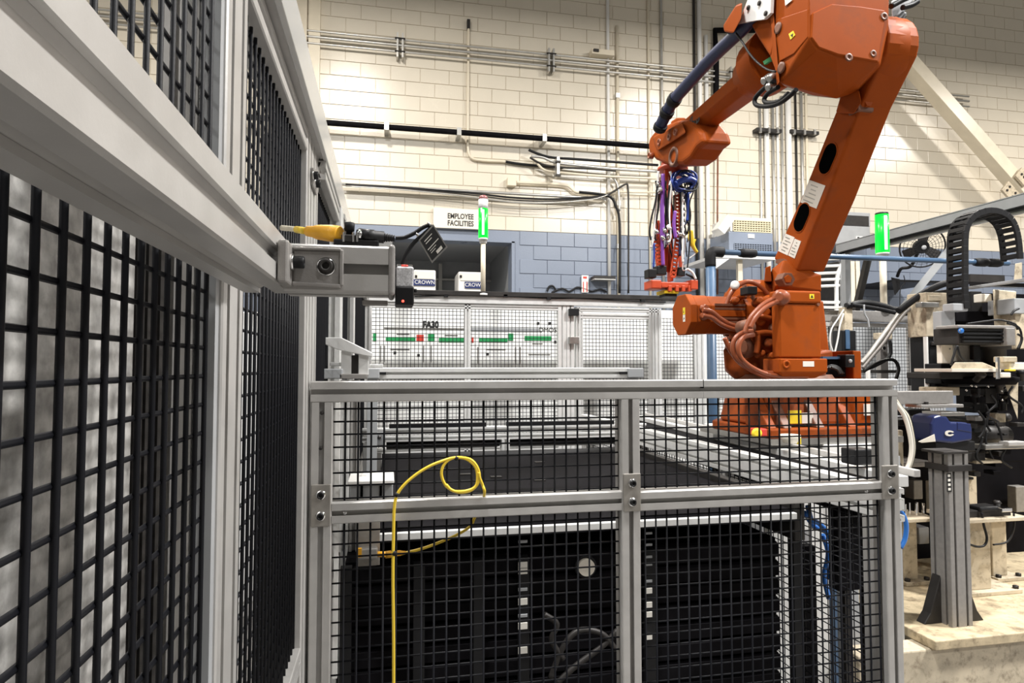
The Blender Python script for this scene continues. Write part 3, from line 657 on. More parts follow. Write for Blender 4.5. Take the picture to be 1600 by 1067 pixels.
# white board behind the fence
WB = thing('whiteboard', 'long white team board with green headings behind the back fence', 'board', (1.4, 4.62, 0))
wy = 4.62
MB().box((-.6, wy, .7), (3.5, wy+.03, 2.0)).build('panel', 'board', WB)
for x in (-.4, 1.4, 3.3): MB().box((x, wy+.03, 0), (x+.05, wy+.08, 2.0)).build('leg', 'alu', WB)
def wrect(x0, y0, x1, y1, m, name): b = MB(); pbox(b, x0, y0, x1, y1, wy-.004, .004); b.build(name, m, WB)
for (a, b, y0, y1) in ((603, 649, 527, 533), (686, 726, 528, 534.5), (749, 793, 528, 534.5), (820, 862, 525, 532)): wrect(a, y0, b, y1, 'green', 'green_heading')
for (a, b, y0, y1) in ((583, 588, 521, 533), (669, 679, 522, 533), (794, 802, 521, 532)): wrect(a, y0, b, y1, 'green', 'green_magnet')
wrect(651, 523, 662, 533, 'red', 'red_magnet'); wrect(737, 527, 740, 535, 'red', 'red_magnet')
for (px, py) in ((841, 505), (859, 505), (868, 534)): wrect(px-2, py-2, px+2, py+2, 'ink', 'mark')
wrect(736, 512, 842, 518, 'grey', 'tray'); wrect(600, 512, 727, 514, 'steel', 'tray')
text_mesh('FA30', .068, 'ink', at(673, 507.5, Y=wy-.004), (1,0,0), (0,0,1), parent=WB, width=.115, bold=.003)
text_mesh('DMOS', .05, 'ink', at(856, 515.5, Y=wy-.004), (1,0,0), (0,0,1), parent=WB)
for (a, b, y) in ((620, 640, 521), (695, 715, 523), (832, 848, 536), (610, 640, 545), (760, 790, 545), (826, 860, 553)): wrect(a, y, b, y+1.4, 'steel', 'written_line')
for (px, y0, y1) in ((594, 540, 566), (600, 540, 566), (661, 540, 566), (673, 540, 566), (746, 542, 568), (805, 542, 568), (812, 542, 568)): wrect(px, y0, px+1.6, y1, 'steel', 'column_line')
for (px, py) in ((617, 551), (654, 555), (762, 553)): wrect(px-2, py-2, px+2, py+2, 'ink', 'mark')
# stack lights
def stack_light(px, ytop, ybot, ypole, Y, rpx, lab, top_clear):
    c = at(px, ybot, Y=Y); zt_ = at(px, ytop, Y=Y).z; r = (at(px+rpx, ybot, Y=Y)-c).length
    t = thing('stack_light', lab, 'signal light', at(px, ypole, Y=Y), 'green stack lights')
    h = zt_-c.z
    MB().lathe(c, (0,0,1), [(0, r), (h*.70 if top_clear else h, r), (h*.70 if top_clear else h, r*.5)], 20).build('green_lens', 'green_light', t)
    MB().cyl(c + Vector((-r*.12, -r*.72, h*.06)), c + Vector((-r*.12, -r*.72, h*(.66 if top_clear else .95))), r*.34, 12).build('lamp_core', 'green_core', t)
    if top_clear:
        MB().lathe(c + Vector((0,0,h*.70)), (0,0,1), [(0, r), (h*.22, r), (h*.22, r*.5)], 20).build('clear_lens', 'clear_lens', t)
        MB().lathe(c + Vector((0,0,h*.92)), (0,0,1), [(0, r*.9), (h*.06, r*.9), (h*.10, r*.6)], 20).build('top_cap', 'pink_lens', t)
    else:
        MB().lathe(c + Vector((0,0,h)), (0,0,1), [(0, r*.95), (h*.05, r*.95), (h*.07, r*.6)], 20).build('top_cap', 'dark', t)
    MB().lathe(c, (0,0,-1), [(0, r*.95), (h*.05, r*.95), (h*.05, r*.8), (h*.12, r*.75), (h*.14, r*.4)], 20).build('collar', 'white', t)
    zb = at(px, ypole, Y=Y).z
    MB().cyl((c.x, c.y, zb), (c.x, c.y, c.z-h*.1), r*.5, 12).build('pole', 'conduit_cream', t)
    MB().lathe((c.x, c.y, zb), (0,0,1), [(0, r*1.2), (.012, r*1.2), (.02, r*.6)], 16).build('foot', 'white', t)
stack_light(755, 307, 372, 462, BY, 7.5, 'green stack light with a clear upper lens on the back fence', True)
stack_light(1379, 336, 395, 486, 4.025, 8.5, 'glowing green stack light right of the robot arm', False)
# ------------------------------------------------------------------ the robot
def hull(pts, name, m, parent, bevel=.004, seg=2):
    bm = bmesh.new()
    for p in pts: bm.verts.new(p)
    r = bmesh.ops.convex_hull(bm, input=bm.verts)
    bmesh.ops.delete(bm, geom=[v for v in bm.verts if not v.link_faces], context='VERTS')
    bmesh.ops.dissolve_limit(bm, angle_limit=.02, verts=bm.verts, edges=bm.edges)
    bmesh.ops.recalc_face_normals(bm, faces=bm.faces)
    me = bpy.data.meshes.new(name); bm.to_mesh(me); bm.free(); me.materials.append(M[m])
    o = bpy.data.objects.new(name, me); COL.objects.link(o); put(o, parent)
    if bevel > 0:
        b = o.modifiers.new('bevel', 'BEVEL'); b.width = bevel; b.segments = seg; b.limit_method = 'ANGLE'; b.angle_limit = .35
    return o
RB = thing('industrial_robot', 'large orange six-axis industrial robot arm bending over the cell', 'robot', (1.62, 2.5, 1.28))
O = 'orange'
# base and turning column
bs = MB(); bs.prism([(1.39, 2.10, 1.285), (1.93, 2.10, 1.285), (1.93, 2.60, 1.285), (1.45, 2.60, 1.285), (1.39, 2.52, 1.285)], (0, 0, .035)); bs.build('base_flange', 'orange_dirty', RB, bevel=.006)
hull([Vector((x, y, z)) for x, y, z in ((1.41,2.16,1.32),(1.86,2.16,1.32),(1.86,2.56,1.32),(1.46,2.56,1.32),(1.41,2.50,1.32),(1.46,2.22,1.49),(1.82,2.22,1.49),(1.82,2.54,1.49),(1.48,2.54,1.49))], 'base_casting', 'orange_dirty', RB, .02, 3)
for x in (1.395, 1.46, 1.60, 1.74): hull([Vector(v) for v in ((x,2.115,1.32),(x+.035,2.115,1.32),(x,2.27,1.32),(x+.035,2.27,1.32),(x,2.235,1.47),(x+.035,2.235,1.47),(x,2.28,1.47),(x+.035,2.28,1.47))], 'base_rib', 'greasy' if x in (1.46, 1.60) else 'orange_dirty', RB, .004)
MB().box((1.80, 2.16, 1.325), (1.935, 2.5, 1.485)).build('connection_box', O, RB, bevel=.006)
pl = MB(); pl.box((1.50, 2.145, 1.335), (1.555, 2.15, 1.385)); pl.build('warning_label', 'yellow_print', RB)
MB().box((1.557, 2.145, 1.335), (1.605, 2.15, 1.375)).build('data_label', 'paper', RB)
MB().box((1.84, 2.155, 1.36), (1.90, 2.16, 1.405)).build('data_label', 'paper', RB)
MB().lathe((1.64, 2.37, 1.47), (0,0,1), [(0, .20), (.03, .20), (.035, .19), (.05, .18)], 32).build('turning_ring', 'greasy', RB)
hull([at(1130, 545, Y=2.42), at(1133, 575, Y=2.42), at(1146, 592, Y=2.42), at(1215, 592, Y=2.28), at(1230, 560, Y=2.28), Vector((1.84,2.32,1.53)), Vector((1.84,2.60,1.53)), Vector((1.50,2.60,1.53)), Vector((1.84,2.32,1.62)), Vector((1.84,2.60,1.62)), Vector((1.51,2.60,1.66)), at(1150, 540, Y=2.46)], 'turning_column', 'orange_dirty', RB, .012, 3)
MB().lathe(at(1155, 577, Y=2.40), (0,-1,0), [(-.02, .016), (.006, .016), (.006, .011), (-.01, .011)], 16).build('lifting_eye', 'black', RB)
# shoulder
sh = MB(); sh.lathe((1.475, 2.50, 1.785), (1,0,0), [(0, .085), (.01, .115), (.03, .118), (.035, .142), (.07, .150), (.16, .150), (.165, .12), (.19, .12)], 36); sh.build('shoulder_gearbox', O, RB, bevel=.002)
for k in range(10):
    a = k*2*PI/10+.2; MB().cyl((1.498, 2.50+.128*math.cos(a), 1.785+.128*math.sin(a)), (1.515, 2.50+.128*math.cos(a), 1.785+.128*math.sin(a)), .010, 8).build('bolt', 'greasy', RB)
hull([Vector((x, y, z)) for x in (1.55, 1.86) for y, z in ((2.36,1.56),(2.66,1.56),(2.62,1.84),(2.40,1.84))], 'shoulder_bracket', O, RB, .01)
def tex(px, py, X): return at(px, py, X=X)
# axis-2 motor (octagonal)
def octo(cy, cz, r, x0, x1, name, m, parent, bevel=.003, k=.62):
    P = [(r*sx, r*sy) for sx, sy in ((1,k-.2),(k-.2,1),(-(k-.2),1),(-1,k-.2),(-1,-(k-.2)),(-(k-.2),-1),(k-.2,-1),(1,-(k-.2)))]
    return MB().prism([(x0, cy+a, cz+b) for a, b in P], (x1-x0, 0, 0)).build(name, m, parent, bevel=bevel)
octo(2.43, 1.768, .084, 1.206, 1.236, 'motor_end_cap', O, RB)
octo(2.43, 1.768, .080, 1.236, 1.300, 'motor_rear', O, RB)
octo(2.43, 1.768, .078, 1.300, 1.455, 'motor_body', O, RB)
octo(2.43, 1.768, .088, 1.455, 1.495, 'motor_flange', O, RB)
for z in (1.806, 1.790, 1.750, 1.735): MB().box((1.315, 2.3465, z-.0045), (1.45, 2.353, z+.0045)).build('cooling_rib', 'greasy', RB)
MB().box((1.30, 2.345, 1.757), (1.452, 2.353, 1.783)).build('motor_side_plate', O, RB, bevel=.002)
MB().box((1.2052, 2.395, 1.768), (1.2062, 2.415, 1.797)).build('warning_label', 'yellow_print', RB)
MB().box((1.2052, 2.395, 1.738), (1.2062, 2.415, 1.767)).build('data_label', 'paper', RB)
MB().prism([(1.2050, 2.404, 1.775), (1.2050, 2.412, 1.775), (1.2050, 2.408, 1.788)], (.0003,0,0)).build('label_mark', 'ink', RB)
MB().prism([(1.2050, 2.398, 1.752), (1.2050, 2.412, 1.745), (1.2050, 2.406, 1.756)], (.0003,0,0)).build('label_mark', 'ink', RB)
for (y, z) in ((2.36, 1.842), (2.50, 1.842), (2.36, 1.694), (2.50, 1.694)): MB().cyl((1.44, y, z), (1.46, y, z), .011, 6).build('bolt', 'greasy', RB)
for z in (1.789, 1.757): MB().lathe((1.262, 2.352, z), (0,-1,0), [(0, .017), (.012, .017), (.016, .012), (.03, .012)], 14).build('cable_gland', 'orange_hose', RB)
# axis-1 motor (upright box)
MB().box((1.437, 2.10, 1.585), (1.612, 2.15, 1.788)).build('turning_motor', O, RB, bevel=.006)
MB().box((1.434, 2.095, 1.79), (1.614, 2.16, 1.838)).build('motor_lid', O, RB, bevel=.008, seg=3)
hull([Vector(v) for v in ((1.43,2.09,1.582),(1.63,2.09,1.582),(1.63,2.2,1.582),(1.43,2.2,1.582),(1.43,2.09,1.53),(1.63,2.09,1.53),(1.63,2.2,1.53),(1.43,2.2,1.53),(1.46,2.12,1.508),(1.60,2.12,1.508),(1.60,2.2,1.508),(1.46,2.2,1.508))], 'motor_foot', O, RB, .004)
MB().box((1.562, 2.0945, 1.808), (1.582, 2.0955, 1.826)).build('warning_label', 'yellow_print', RB)
MB().prism([(1.566, 2.094, 1.812), (1.578, 2.094, 1.812), (1.572, 2.094, 1.823)], (0,.0004,0)).build('label_mark', 'ink', RB)
MB().box((1.525, 2.0892, 1.552), (1.572, 2.090, 1.572)).build('data_label', 'paper', RB)
for x in (1.45, 1.60): 
    MB().cyl((x, 2.094, 1.787), (x, 2.10, 1.787), .006, 8).build('bolt', 'greasy', RB)
MB().lathe((1.455, 2.094, 1.560), (0,-1,0), [(0, .016), (.008, .016), (.008, .008), (-.004, .008)], 16).build('lifting_eye', O, RB)
MB().lathe((1.448, 2.10, 1.81), (-.8,-.6,0), [(-.01, .030), (.016, .030), (.018, .022), (.03, .020), (.03, .012)], 20).build('cable_gland', 'orange_hose', RB)
# lower arm
XL = 1.66; AW = .13
La = [(1208, 405), (1255, 300), (1285, 225), (1303, 180), (1316, 148)]
Ma = [(1345, 165), (1315, 245), (1291, 310), (1268, 365), (1245, 424)]
ecy, ecz, er = 1.925, 2.675, .127
prof = [at(*p, X=XL) for p in La] + [Vector((XL, ecy+er*math.cos(math.radians(a)), ecz+er*math.sin(math.radians(a)))) for a in range(-20, 211, 15)] + [at(*p, X=XL) for p in Ma]
# rounded elbow end
arm = MB(); arm.prism([(XL, p.y, p.z) for p in prof], (AW, 0, 0)); arm.build('lower_arm', O, RB, bevel=.010, seg=3)
ec = (at(1362, 66, X=XL)); 
MB().lathe((XL-.012, 1.925, 2.675), (1,0,0), [(0, .11), (.02, .125), (.10, .128), (.128, .120), (.14, .09)], 32).build('elbow_joint', O, RB, bevel=.003)
def on_arm(px, py, d=.001): return at(px, py, X=XL) - Vector((d, 0, 0))
ud = (at(1285, 225, X=XL)-at(1255, 300, X=XL)).normalized()
nd = Vector((1,0,0)).cross(ud).normalized()
def oval(px, py, L, Wd, d, m, name, k=1.0):
    c = on_arm(px, py, d); pts = []
    for i in range(24):
        a = 2*PI*i/24; cs, sn = math.cos(a), math.sin(a)
        pts.append(c + ud*((L-Wd)*(1 if sn >= 0 else -1) + Wd*sn)*k + nd*Wd*cs*k)
    return MB().prism(pts, (d+.004, 0, 0)).build(name, m, RB)
for (px, py) in ((1294, 248), (1253, 340)):
    oval(px, py, .058, .036, .0022, O, 'hole_rim', 1.09); oval(px, py, .058, .036, .0034, 'deep', 'hole_shade')  # raised black ovals stand in for the shade inside the holes
for q, w in (([(1265, 281), (1290, 290), (1276, 326), (1251, 316)], 1), ([(1228, 365), (1242, 371), (1231, 399), (1216, 392)], 1), ([(1242, 373), (1252, 377), (1242, 404), (1232, 399)], 0)):
    pts = [on_arm(*p, d=.0015) for p in q]; MB().prism(pts, (.0012, 0, 0)).build('data_label', 'paper', RB)
    for k in range(5):
        u0 = random.uniform(.1, .4); u1 = random.uniform(.6, .9); v = .14+.17*k
        e = lambda u, v: pts[0] + (pts[1]-pts[0])*u + (pts[3]-pts[0])*v - Vector((.0004, 0, 0))
        MB().prism([e(u0, v), e(u1, v), e(u1, v+.05), e(u0, v+.05)], (.0003, 0, 0)).build('label_line', 'steel', RB)
pts = [on_arm(1222+9*math.cos(a), 409+5*math.sin(a), .004) for a in [2*PI*i/14 for i in range(14)]]
MB().prism(pts, (.006, 0, 0)).build('maker_emblem', 'greasy', RB)
# step near the top of the lower arm and the bolted cover on its back
hull([at(*p, X=XL-.03) for p in ((1306, 176), (1314, 148), (1342, 140), (1346, 160), (1334, 178))] + [at(*p, X=XL+.02) for p in ((1306, 176), (1314, 148), (1342, 140), (1346, 160), (1334, 178))], 'elbow_shoulder', O, RB, .006)
c = at(1352, 163, Y=1.93)
MB().prism([c + Vector((dx, 0, dz)) for dx, dz in ((-.03,-.025),(.035,-.025),(.04,.0),(.03,.035),(-.015,.035),(-.03,.015))], (0, .05, 0)).build('bolted_cover', 'greasy', RB, bevel=.004)
MB().cyl(c + Vector((.005, -.012, .004)), c + Vector((.005, .01, .004)), .016, 6).build('bolt', O, RB)
# clevis around the foot of the lower arm
hull([at(1212, 446, Y=2.3), at(1206, 420, Y=2.4), at(1225, 405, Y=2.35), at(1249, 425, Y=2.3), at(1284, 430, Y=2.28), at(1284, 455, Y=2.28), at(1212, 450, Y=2.35)] + [Vector((1.66,2.5,1.82)), Vector((1.80,2.5,1.82)), Vector((1.80,2.5,1.95)), Vector((1.66,2.5,1.95))], 'arm_foot', O, RB, .006)
c = at(1232, 436, Y=2.26)
MB().prism([c + Vector((.032*math.cos(2*PI*i/6), 0, .030*math.sin(2*PI*i/6))) for i in range(6)], (0, .05, 0)).build('pivot_cap', 'greasy', RB, bevel=.003)
MB().prism([c + Vector((.018*math.cos(2*PI*i/5+.3)-.004, -.006, .018*math.sin(2*PI*i/5+.3))) for i in range(5)], (0, .05, 0)).build('pivot_nut', O, RB, bevel=.002)
hull([at(p[0], p[1], Y=y) for y in (2.36, 2.5) for p in ((1196, 418), (1204, 415), (1206, 440), (1194, 440))], 'arm_stop', O, RB, .003)
# upper arm housing
BYh = 1.79
back = [(1266, 18), (1264, 58), (1276, 78), (1306, 88), (1374, 99), (1388, 40), (1390, -40), (1262, -40)]
left = [(1207, 25), (1210, 40), (1219, 130), (1200, -40)]
HX = at(1266, 40, Y=BYh).x
pts = [at(*p, Y=BYh) for p in back] + [at(*p, X=HX) for p in left]
pts += [at(1224, 134, Y=2.05), at(1270, 149, Y=1.98), at(1308, 154, Y=1.95), at(1335, 146, Y=1.93), at(1380, 110, Y=1.93), Vector((1.64, 2.15, 2.62)), Vector((1.64, 2.15, 2.95)), Vector((HX+.02, 2.15, 2.95))]
hull(pts, 'elbow_housing', O, RB, .006, 3)
cover = [(1270, 20), (1268, 58), (1280, 74), (1310, 85), (1372, 96), (1376, 70), (1382, 38), (1383, 16), (1345, 10), (1300, 6)]
MB().prism([at(*p, Y=BYh-.006) for p in cover], (0, .012, 0)).build('rear_cover', O, RB, bevel=.003)
for (px, py, r) in ((1381, 26, .014), (1364, 84, .012), (1326, 90, .014)):
    MB().lathe(at(px, py, Y=BYh-.005), (0,-1,0), [(0, r), (.003, r), (.003, r*.45), (-.008, r*.45)], 18).build('cover_screw', 'greasy', RB)
sc = [(1214, 30), (1262, 14), (1262, 58), (1240, 84), (1218, 96), (1212, 60)]
MB().prism([at(*p, X=HX-.007) for p in sc], (.012, 0, 0)).build('side_cover', O, RB, bevel=.003)
for (px, py) in ((1217, 44), (1222, 106)): 
    MB().lathe(at(px, py, X=HX-.006), (-1,0,0), [(0, .02), (.006, .02), (.006, .012)], 14).build('cover_screw', 'greasy', RB)
e = [at(*p, X=HX-.009) for p in ((1232, 53), (1239, 48), (1242, 55), (1235, 62))]
MB().prism(e, (.002, 0, 0)).build('warning_label', 'yellow_print', RB)
MB().prism([at(*p, X=HX-.010) for p in ((1235, 55), (1239, 52), (1238, 58))], (.001, 0, 0)).build('label_mark', 'ink', RB)
MB().prism([at(*p, X=HX-.0075) for p in ((1226, 0), (1238, 0), (1227, 9))], (.002, 0, 0)).build('data_label', 'paper', RB)
hull([at(p[0], p[1], X=x) for x in (HX-.012, HX+.03) for p in ((1203, 20), (1209, 20), (1218, 128), (1214, 134))], 'seam_flange', O, RB, .003)
hull([at(p[0], p[1], Y=y) for y in (1.97, 2.05) for p in ((1262, 88), (1278, 88), (1279, 122), (1262, 120))], 'underside_rib', 'greasy', RB, .002)
# forearm
def loft(c0, w0, h0, c1, w1, h1, k=.3):
    P = [(-.5, -.5+k), (-.5+k, -.5), (.5-k, -.5), (.5, -.5+k), (.5, .5-k), (.5-k, .5), (-.5+k, .5), (-.5, .5-k)]
    vs = [Vector(c0) + Vector((a*w0, 0, b*h0)) for a, b in P] + [Vector(c1) + Vector((a*w1, 0, b*h1)) for a, b in P]
    return MB().add(vs, [tuple(range(8))[::-1], tuple(range(8, 16))] + [(i, (i+1) % 8, 8+(i+1) % 8, 8+i) for i in range(8)])
FX = 1.50
c0 = at(1188, 117, X=FX); c1 = at(1084, 200, X=FX)
loft(c0, .15, .112, c1, .13, .098, .26).build('forearm', O, RB, bevel=.006, seg=3)
cR = at(1206, 92, X=FX)
MB().lathe(at(1214, 88, X=FX), at(1180, 116, X=FX)-at(1214, 88, X=FX), [(0, .125), (.10, .120), (.13, .095), (.19, .082), (.20, .06)], 24).build('forearm_root', O, RB, bevel=.002)
MB().prism([at(*p, X=FX-.094) for p in ((1192, 96), (1206, 87), (1208, 92), (1194, 101))], (.01, 0, 0)).build('green_tape', 'green', RB)
fd = (c0-c1).normalized(); 
text_mesh('ABB', .075, 'ink', at(1083, 188, X=FX-.0665), fd, (0, -fd.z, fd.y), parent=RB, name='lettering', bold=.002)
# wrist
wp = [(1011, 228), (1014, 213), (1024, 201), (1040, 194), (1058, 186), (1072, 185), (1084, 190), (1096, 206), (1101, 222), (1088, 232), (1078, 248), (1066, 257), (1042, 258), (1022, 250), (1013, 240)]
MB().prism([at(*p, X=FX-.075) for p in wp], (.15, 0, 0)).build('wrist', O, RB, bevel=.03, seg=4)
hull([at(p[0], p[1], X=x) for x in (FX-.095, FX-.05) for p in ((1020, 214), (1040, 203), (1066, 192), (1072, 208), (1050, 222), (1028, 236))], 'wrist_cover', O, RB, .008)
hull([at(p[0], p[1], X=x) for x in (FX-.06, FX+.06) for p in ((1048, 190), (1058, 184), (1071, 184), (1073, 200), (1050, 205))], 'wrist_motor', O, RB, .006)
for p in ((1015, 243), (1030, 222), (1046, 214), (1056, 206)): MB().lathe(at(*p, X=FX-.096), (-1,0,0), [(-.02, .018), (.006, .018), (.006, .010), (0, .010)], 14).build('bolt', 'orange_hose', RB)
MB().lathe(at(1052, 245, X=FX-.078), (-1,0,0), [(-.02, .05), (.004, .05), (.004, .035), (-.01, .035)], 20).build('wrist_bearing', 'greasy', RB)
FL = at(1051, 262, X=FX)
MB().lathe(FL + Vector((0,0,.03)), (0,0,-1), [(-.02, .05), (.0, .06), (.025, .06), (.027, .075), (.045, .075)], 24).build('tool_flange', 'red_orange', RB)
# dress pack: blue sleeve hose along the forearm
MB().tube(path([(1029, 203), (1037, 186), (1046, 168), (1054, 155), (1078, 128), (1110, 93), (1140, 64), (1165, 40), (1196, 4), (1215, -20)], X=1.36), lambda t: .030-.004*t, n=14).build('hose_sleeve', 'blue_hose', RB)
for p, q in (((1040, 180), (1044, 172)), ((1051, 160), (1056, 152)), ((1030, 202), (1033, 195))):
    a, b_ = at(*p, X=1.36), at(*q, X=1.36); MB().lathe(a, b_-a, [(0, .034), (.02, .036), ((b_-a).length, .034)], 16).build('hose_clamp', 'rubber', RB)
MB().prism([at(*p, X=1.33) for p in ((1153, 38), (1166, 5), (1178, -30), (1206, -30), (1204, 20), (1194, 30), (1168, 34))], (.012, 0, 0)).build('hose_plate', 'white', RB)
for p in ((1170, 12), (1187, 5), (1197, 21)): MB().lathe(at(*p, X=1.329), (-1,0,0), [(0, .009), (.005, .009), (.006, .005)], 8).build('bolt', 'dark', RB)
hull([at(p[0], p[1], X=x) for x in (1.30, 1.34) for p in ((1130, 40), (1150, 8), (1160, 4), (1158, 30), (1146, 52), (1132, 50))], 'hose_bracket', O, RB, .006)
hull([at(p[0], p[1], X=x) for x in (1.36, 1.46) for p in ((1174, 38), (1206, 20), (1210, 60), (1204, 88), (1186, 60))], 'forearm_gusset', O, RB, .006)
MB().tube(path([(1150, 52), (1160, 66), (1170, 82), (1182, 96), (1198, 108), (1212, 112)], X=1.33), .004, n=6).build('sensor_lead', 'black', RB)
for i, pl_ in enumerate(([(1210, 126), (1192, 140), (1180, 154), (1182, 164), (1200, 166), (1220, 160), (1236, 148), (1244, 140)], [(1216, 136), (1200, 146), (1194, 156), (1200, 161), (1218, 158), (1232, 146)])):
    MB().tube(path(pl_, X=1.36), .0085, n=10).build('hanging_cable', 'rubber', RB)
for p in ((1201, 122), (1210, 118), (1208, 132)): MB().lathe(at(*p, X=1.37), (-.7, 0, -.5), [(-.01, .015), (.025, .015), (.03, .010)], 12).build('cable_gland', 'steel', RB)
# junction at the back of the elbow
hull([at(p[0], p[1], Y=y) for y in (1.9, 2.0) for p in ((1392, 2), (1420, -12), (1428, 0), (1410, 22), (1394, 28))], 'rear_connector', 'grey', RB, .004)
for pl_ in ([(1392, 10), (1410, 0), (1424, -6)], [(1396, 36), (1404, 30), (1412, 22), (1406, 38)], [(1410, 12), (1424, 8), (1434, 2)]): MB().tube(path(pl_, Y=1.88), .010, n=8).build('connector_lead', 'black', RB)
# orange hoses
hz_ = [([(1098, 484), (1112, 487), (1125, 497), (1140, 506), (1158, 510), (1175, 507)], 2.31),
       ([(1098, 493), (1112, 496), (1126, 506), (1142, 513), (1160, 516), (1176, 512)], 2.30),
       ([(1224, 462), (1208, 467), (1192, 476), (1176, 492), (1168, 506), (1164, 520)], 2.10),
       ([(1226, 468), (1210, 473), (1194, 482), (1180, 497), (1172, 512)], 2.09),
       ([(1176, 517), (1160, 520), (1148, 530), (1145, 545), (1150, 560), (1166, 573), (1190, 581), (1230, 583), (1285, 577)], 2.14),
       ([(1178, 523), (1164, 526), (1156, 535), (1154, 548), (1160, 562), (1178, 576), (1205, 586), (1245, 588), (1288, 583)], 2.12),
       ([(1132, 528), (1140, 545), (1152, 562), (1170, 576), (1190, 586), (1210, 592)], 2.2),
       ([(1134, 478), (1140, 462), (1150, 449), (1165, 441), (1180, 443), (1196, 455), (1208, 470)], 2.36)]
for pts_, y in hz_: MB().tube(path(pts_, Y=y), .0090, n=10).build('cable_hose', 'orange_hose', RB)
for p in ((1172, 510), (1160, 542)):
    MB().lathe(at(*p, Y=2.2), (.2,-1,.1), [(-.05, .03), (.0, .03), (.004, .02)], 14).build('clamp', 'greasy', RB)
b = MB(); pbox(b, 1169, 447, 1184, 460, 2.22, .06); b.build('air_fitting', 'black', RB, bevel=.004)
MB().tube(path([(1176, 460), (1178, 468), (1184, 478), (1182, 486)], Y=2.28), .008, n=8).build('vent_hose', 'greasy', RB)
MB().lathe(at(1148, 447, Y=2.36), (-.5,-1,.2), [(0, .018), (.02, .018), (.022, .008)], 14).build('sight_plug', 'white', RB)
for p in ((1196, 488), (1188, 502)): MB().lathe(at(*p, Y=2.24), (-.3,-1,0), [(-.06, .018), (.01, .018), (.012, .010)], 12).build('bolt', O, RB)
hull([at(p[0], p[1], Y=y) for y in (2.24, 2.4) for p in ((1172, 505), (1190, 495), (1216, 490), (1216, 552), (1190, 552), (1172, 530))], 'column_boss', 'orange_dirty', RB, .008)
MB().lathe(at(1167, 541, Y=2.26), (-.2,-1,0), [(-.04, .046), (0, .046), (.006, .03), (.012, .012)], 20).build('gear_cover', 'greasy', RB)

MB().box((1.50, 2.15, 1.52), (1.62, 2.36, 1.83)).build('motor_core', 'orange_dirty', RB, bevel=.006)
for (px, py, r) in ((1201, 470, .020), (1186, 470, .014), (1208, 512, .016), (1200, 536, .018), (1190, 552, .012), (1206, 556, .014), (1150, 470, .012), (1160, 462, .010)):
    MB().lathe(at(px, py, Y=2.235 if px > 1170 else 2.33), (-.3,-1,.1), [(-.05, r*1.2), (0, r*1.2), (.004, r), (.014, r), (.016, r*.5)], 12).build('boss', random.choice(('orange_dirty', 'greasy', O)), RB)
for p in ([(1172, 498), (1184, 494), (1204, 498)], [(1180, 522), (1196, 520), (1212, 522)], [(1184, 520), (1184, 540), (1182, 552)]): MB().tube(path(p, Y=2.225), .012, n=8).build('casting_rib', 'orange_dirty', RB)
# serial measurement box behind the robot foot
SB = thing('connector_box', 'black connector box with an orange end plate right of the robot foot', 'connector', at(1315, 588, Y=2.3))
b = MB(); pbox(b, 1284, 560, 1322, 589, 2.30, .12); b.build('case', 'black_paint', SB, bevel=.004)
b = MB(); pbox(b, 1321, 554, 1336, 574, 2.26, .05); b.build('plug', 'black', SB, bevel=.003)
b = MB(); pbox(b, 1333, 548, 1346, 592, 2.28, .16); b.build('end_plate', 'orange', SB, bevel=.004)
b = MB(); pbox(b, 1286, 557, 1318, 561, 2.29, .1); b.build('blue_strip', 'blue_pipe', SB)
for k in range(4): MB().tube(path([(1287+k*4, 577-k), (1298+k*3, 571+k*2), (1310, 574+k*2), (1318-k*2, 584)], Y=2.27-.01*k), .005, n=6).build('lead', 'dark' if k % 2 else 'black', SB)
MB().lathe(at(1328, 564, Y=2.255), (0,-1,0), [(0, .008), (.004, .008), (.005, .004)], 12).build('cap', 'grey', SB)

# ------------------------------------------------------------------ the gripper
GR = thing('gripper', 'orange gripper tool crowded with coloured hoses hanging from the robot wrist', 'gripper', FL - Vector((0,0,.75)))
GY = FL.y; gx = lambda px, py=360: at(px, py, Y=GY).x; gz = lambda py: at(1050, py, Y=GY).z
R_ = 'red_orange'
MB().lathe((FL.x, GY, gz(262)), (0,0,-1), [(0, .080), (.015, .080), (.018, .055), (.05, .050)], 24).build('mounting_flange', R_, GR)
MB().box((gx(1036), GY-.03, gz(300)), (gx(1041), GY-.01, gz(268))).build('spine', R_, GR, bevel=.003)
MB().box((gx(1044), GY-.02, gz(440)), (gx(1049), GY+.02, gz(270))).build('spine', R_, GR, bevel=.003)
def ladder(x0, y0, x1, y1, w, Y, n):
    a, b_ = at(x0, y0, Y=Y), at(x1, y1, Y=Y); d = b_-a; t = d.normalized(); s_ = Vector((0,1,0)).cross(t).normalized()
    for q in (-1, 1): MB().bar(a + s_*q*w/2, b_ + s_*q*w/2, .006, .012, up=(0,1,0)).build('side_strip', R_, GR)
    for k in range(n+1): 
        c = a + d*(k/n); MB().obox(c, s_*(w/2), t*.006, Vector((0,.006,0))).build('rung', R_, GR)
ladder(1058, 300, 1059, 370, .022, GY-.05, 12); ladder(1024, 372, 1031, 418, .028, GY-.06, 8); ladder(1060, 370, 1051, 432, .026, GY-.06, 10)
for (x0, y0, x1, y1) in ((1027, 345, 1032, 425), (1040, 386, 1042, 425), (1063, 395, 1065, 425)):
    MB().bar(at(x0, y0, Y=GY), at(x1, y1, Y=GY), .018, .02).build('strut', R_, GR)
for i, (x0, x1, y0, y1) in enumerate(((1013.5, 1026, 420, 434), (1027, 1042, 415, 429), (1057, 1071, 417, 431))):
    b = MB(); pbox(b, x0, y0, x1, y1, GY-.09+.02*i, .06); b.build('vacuum_block', 'black', GR, bevel=.004)
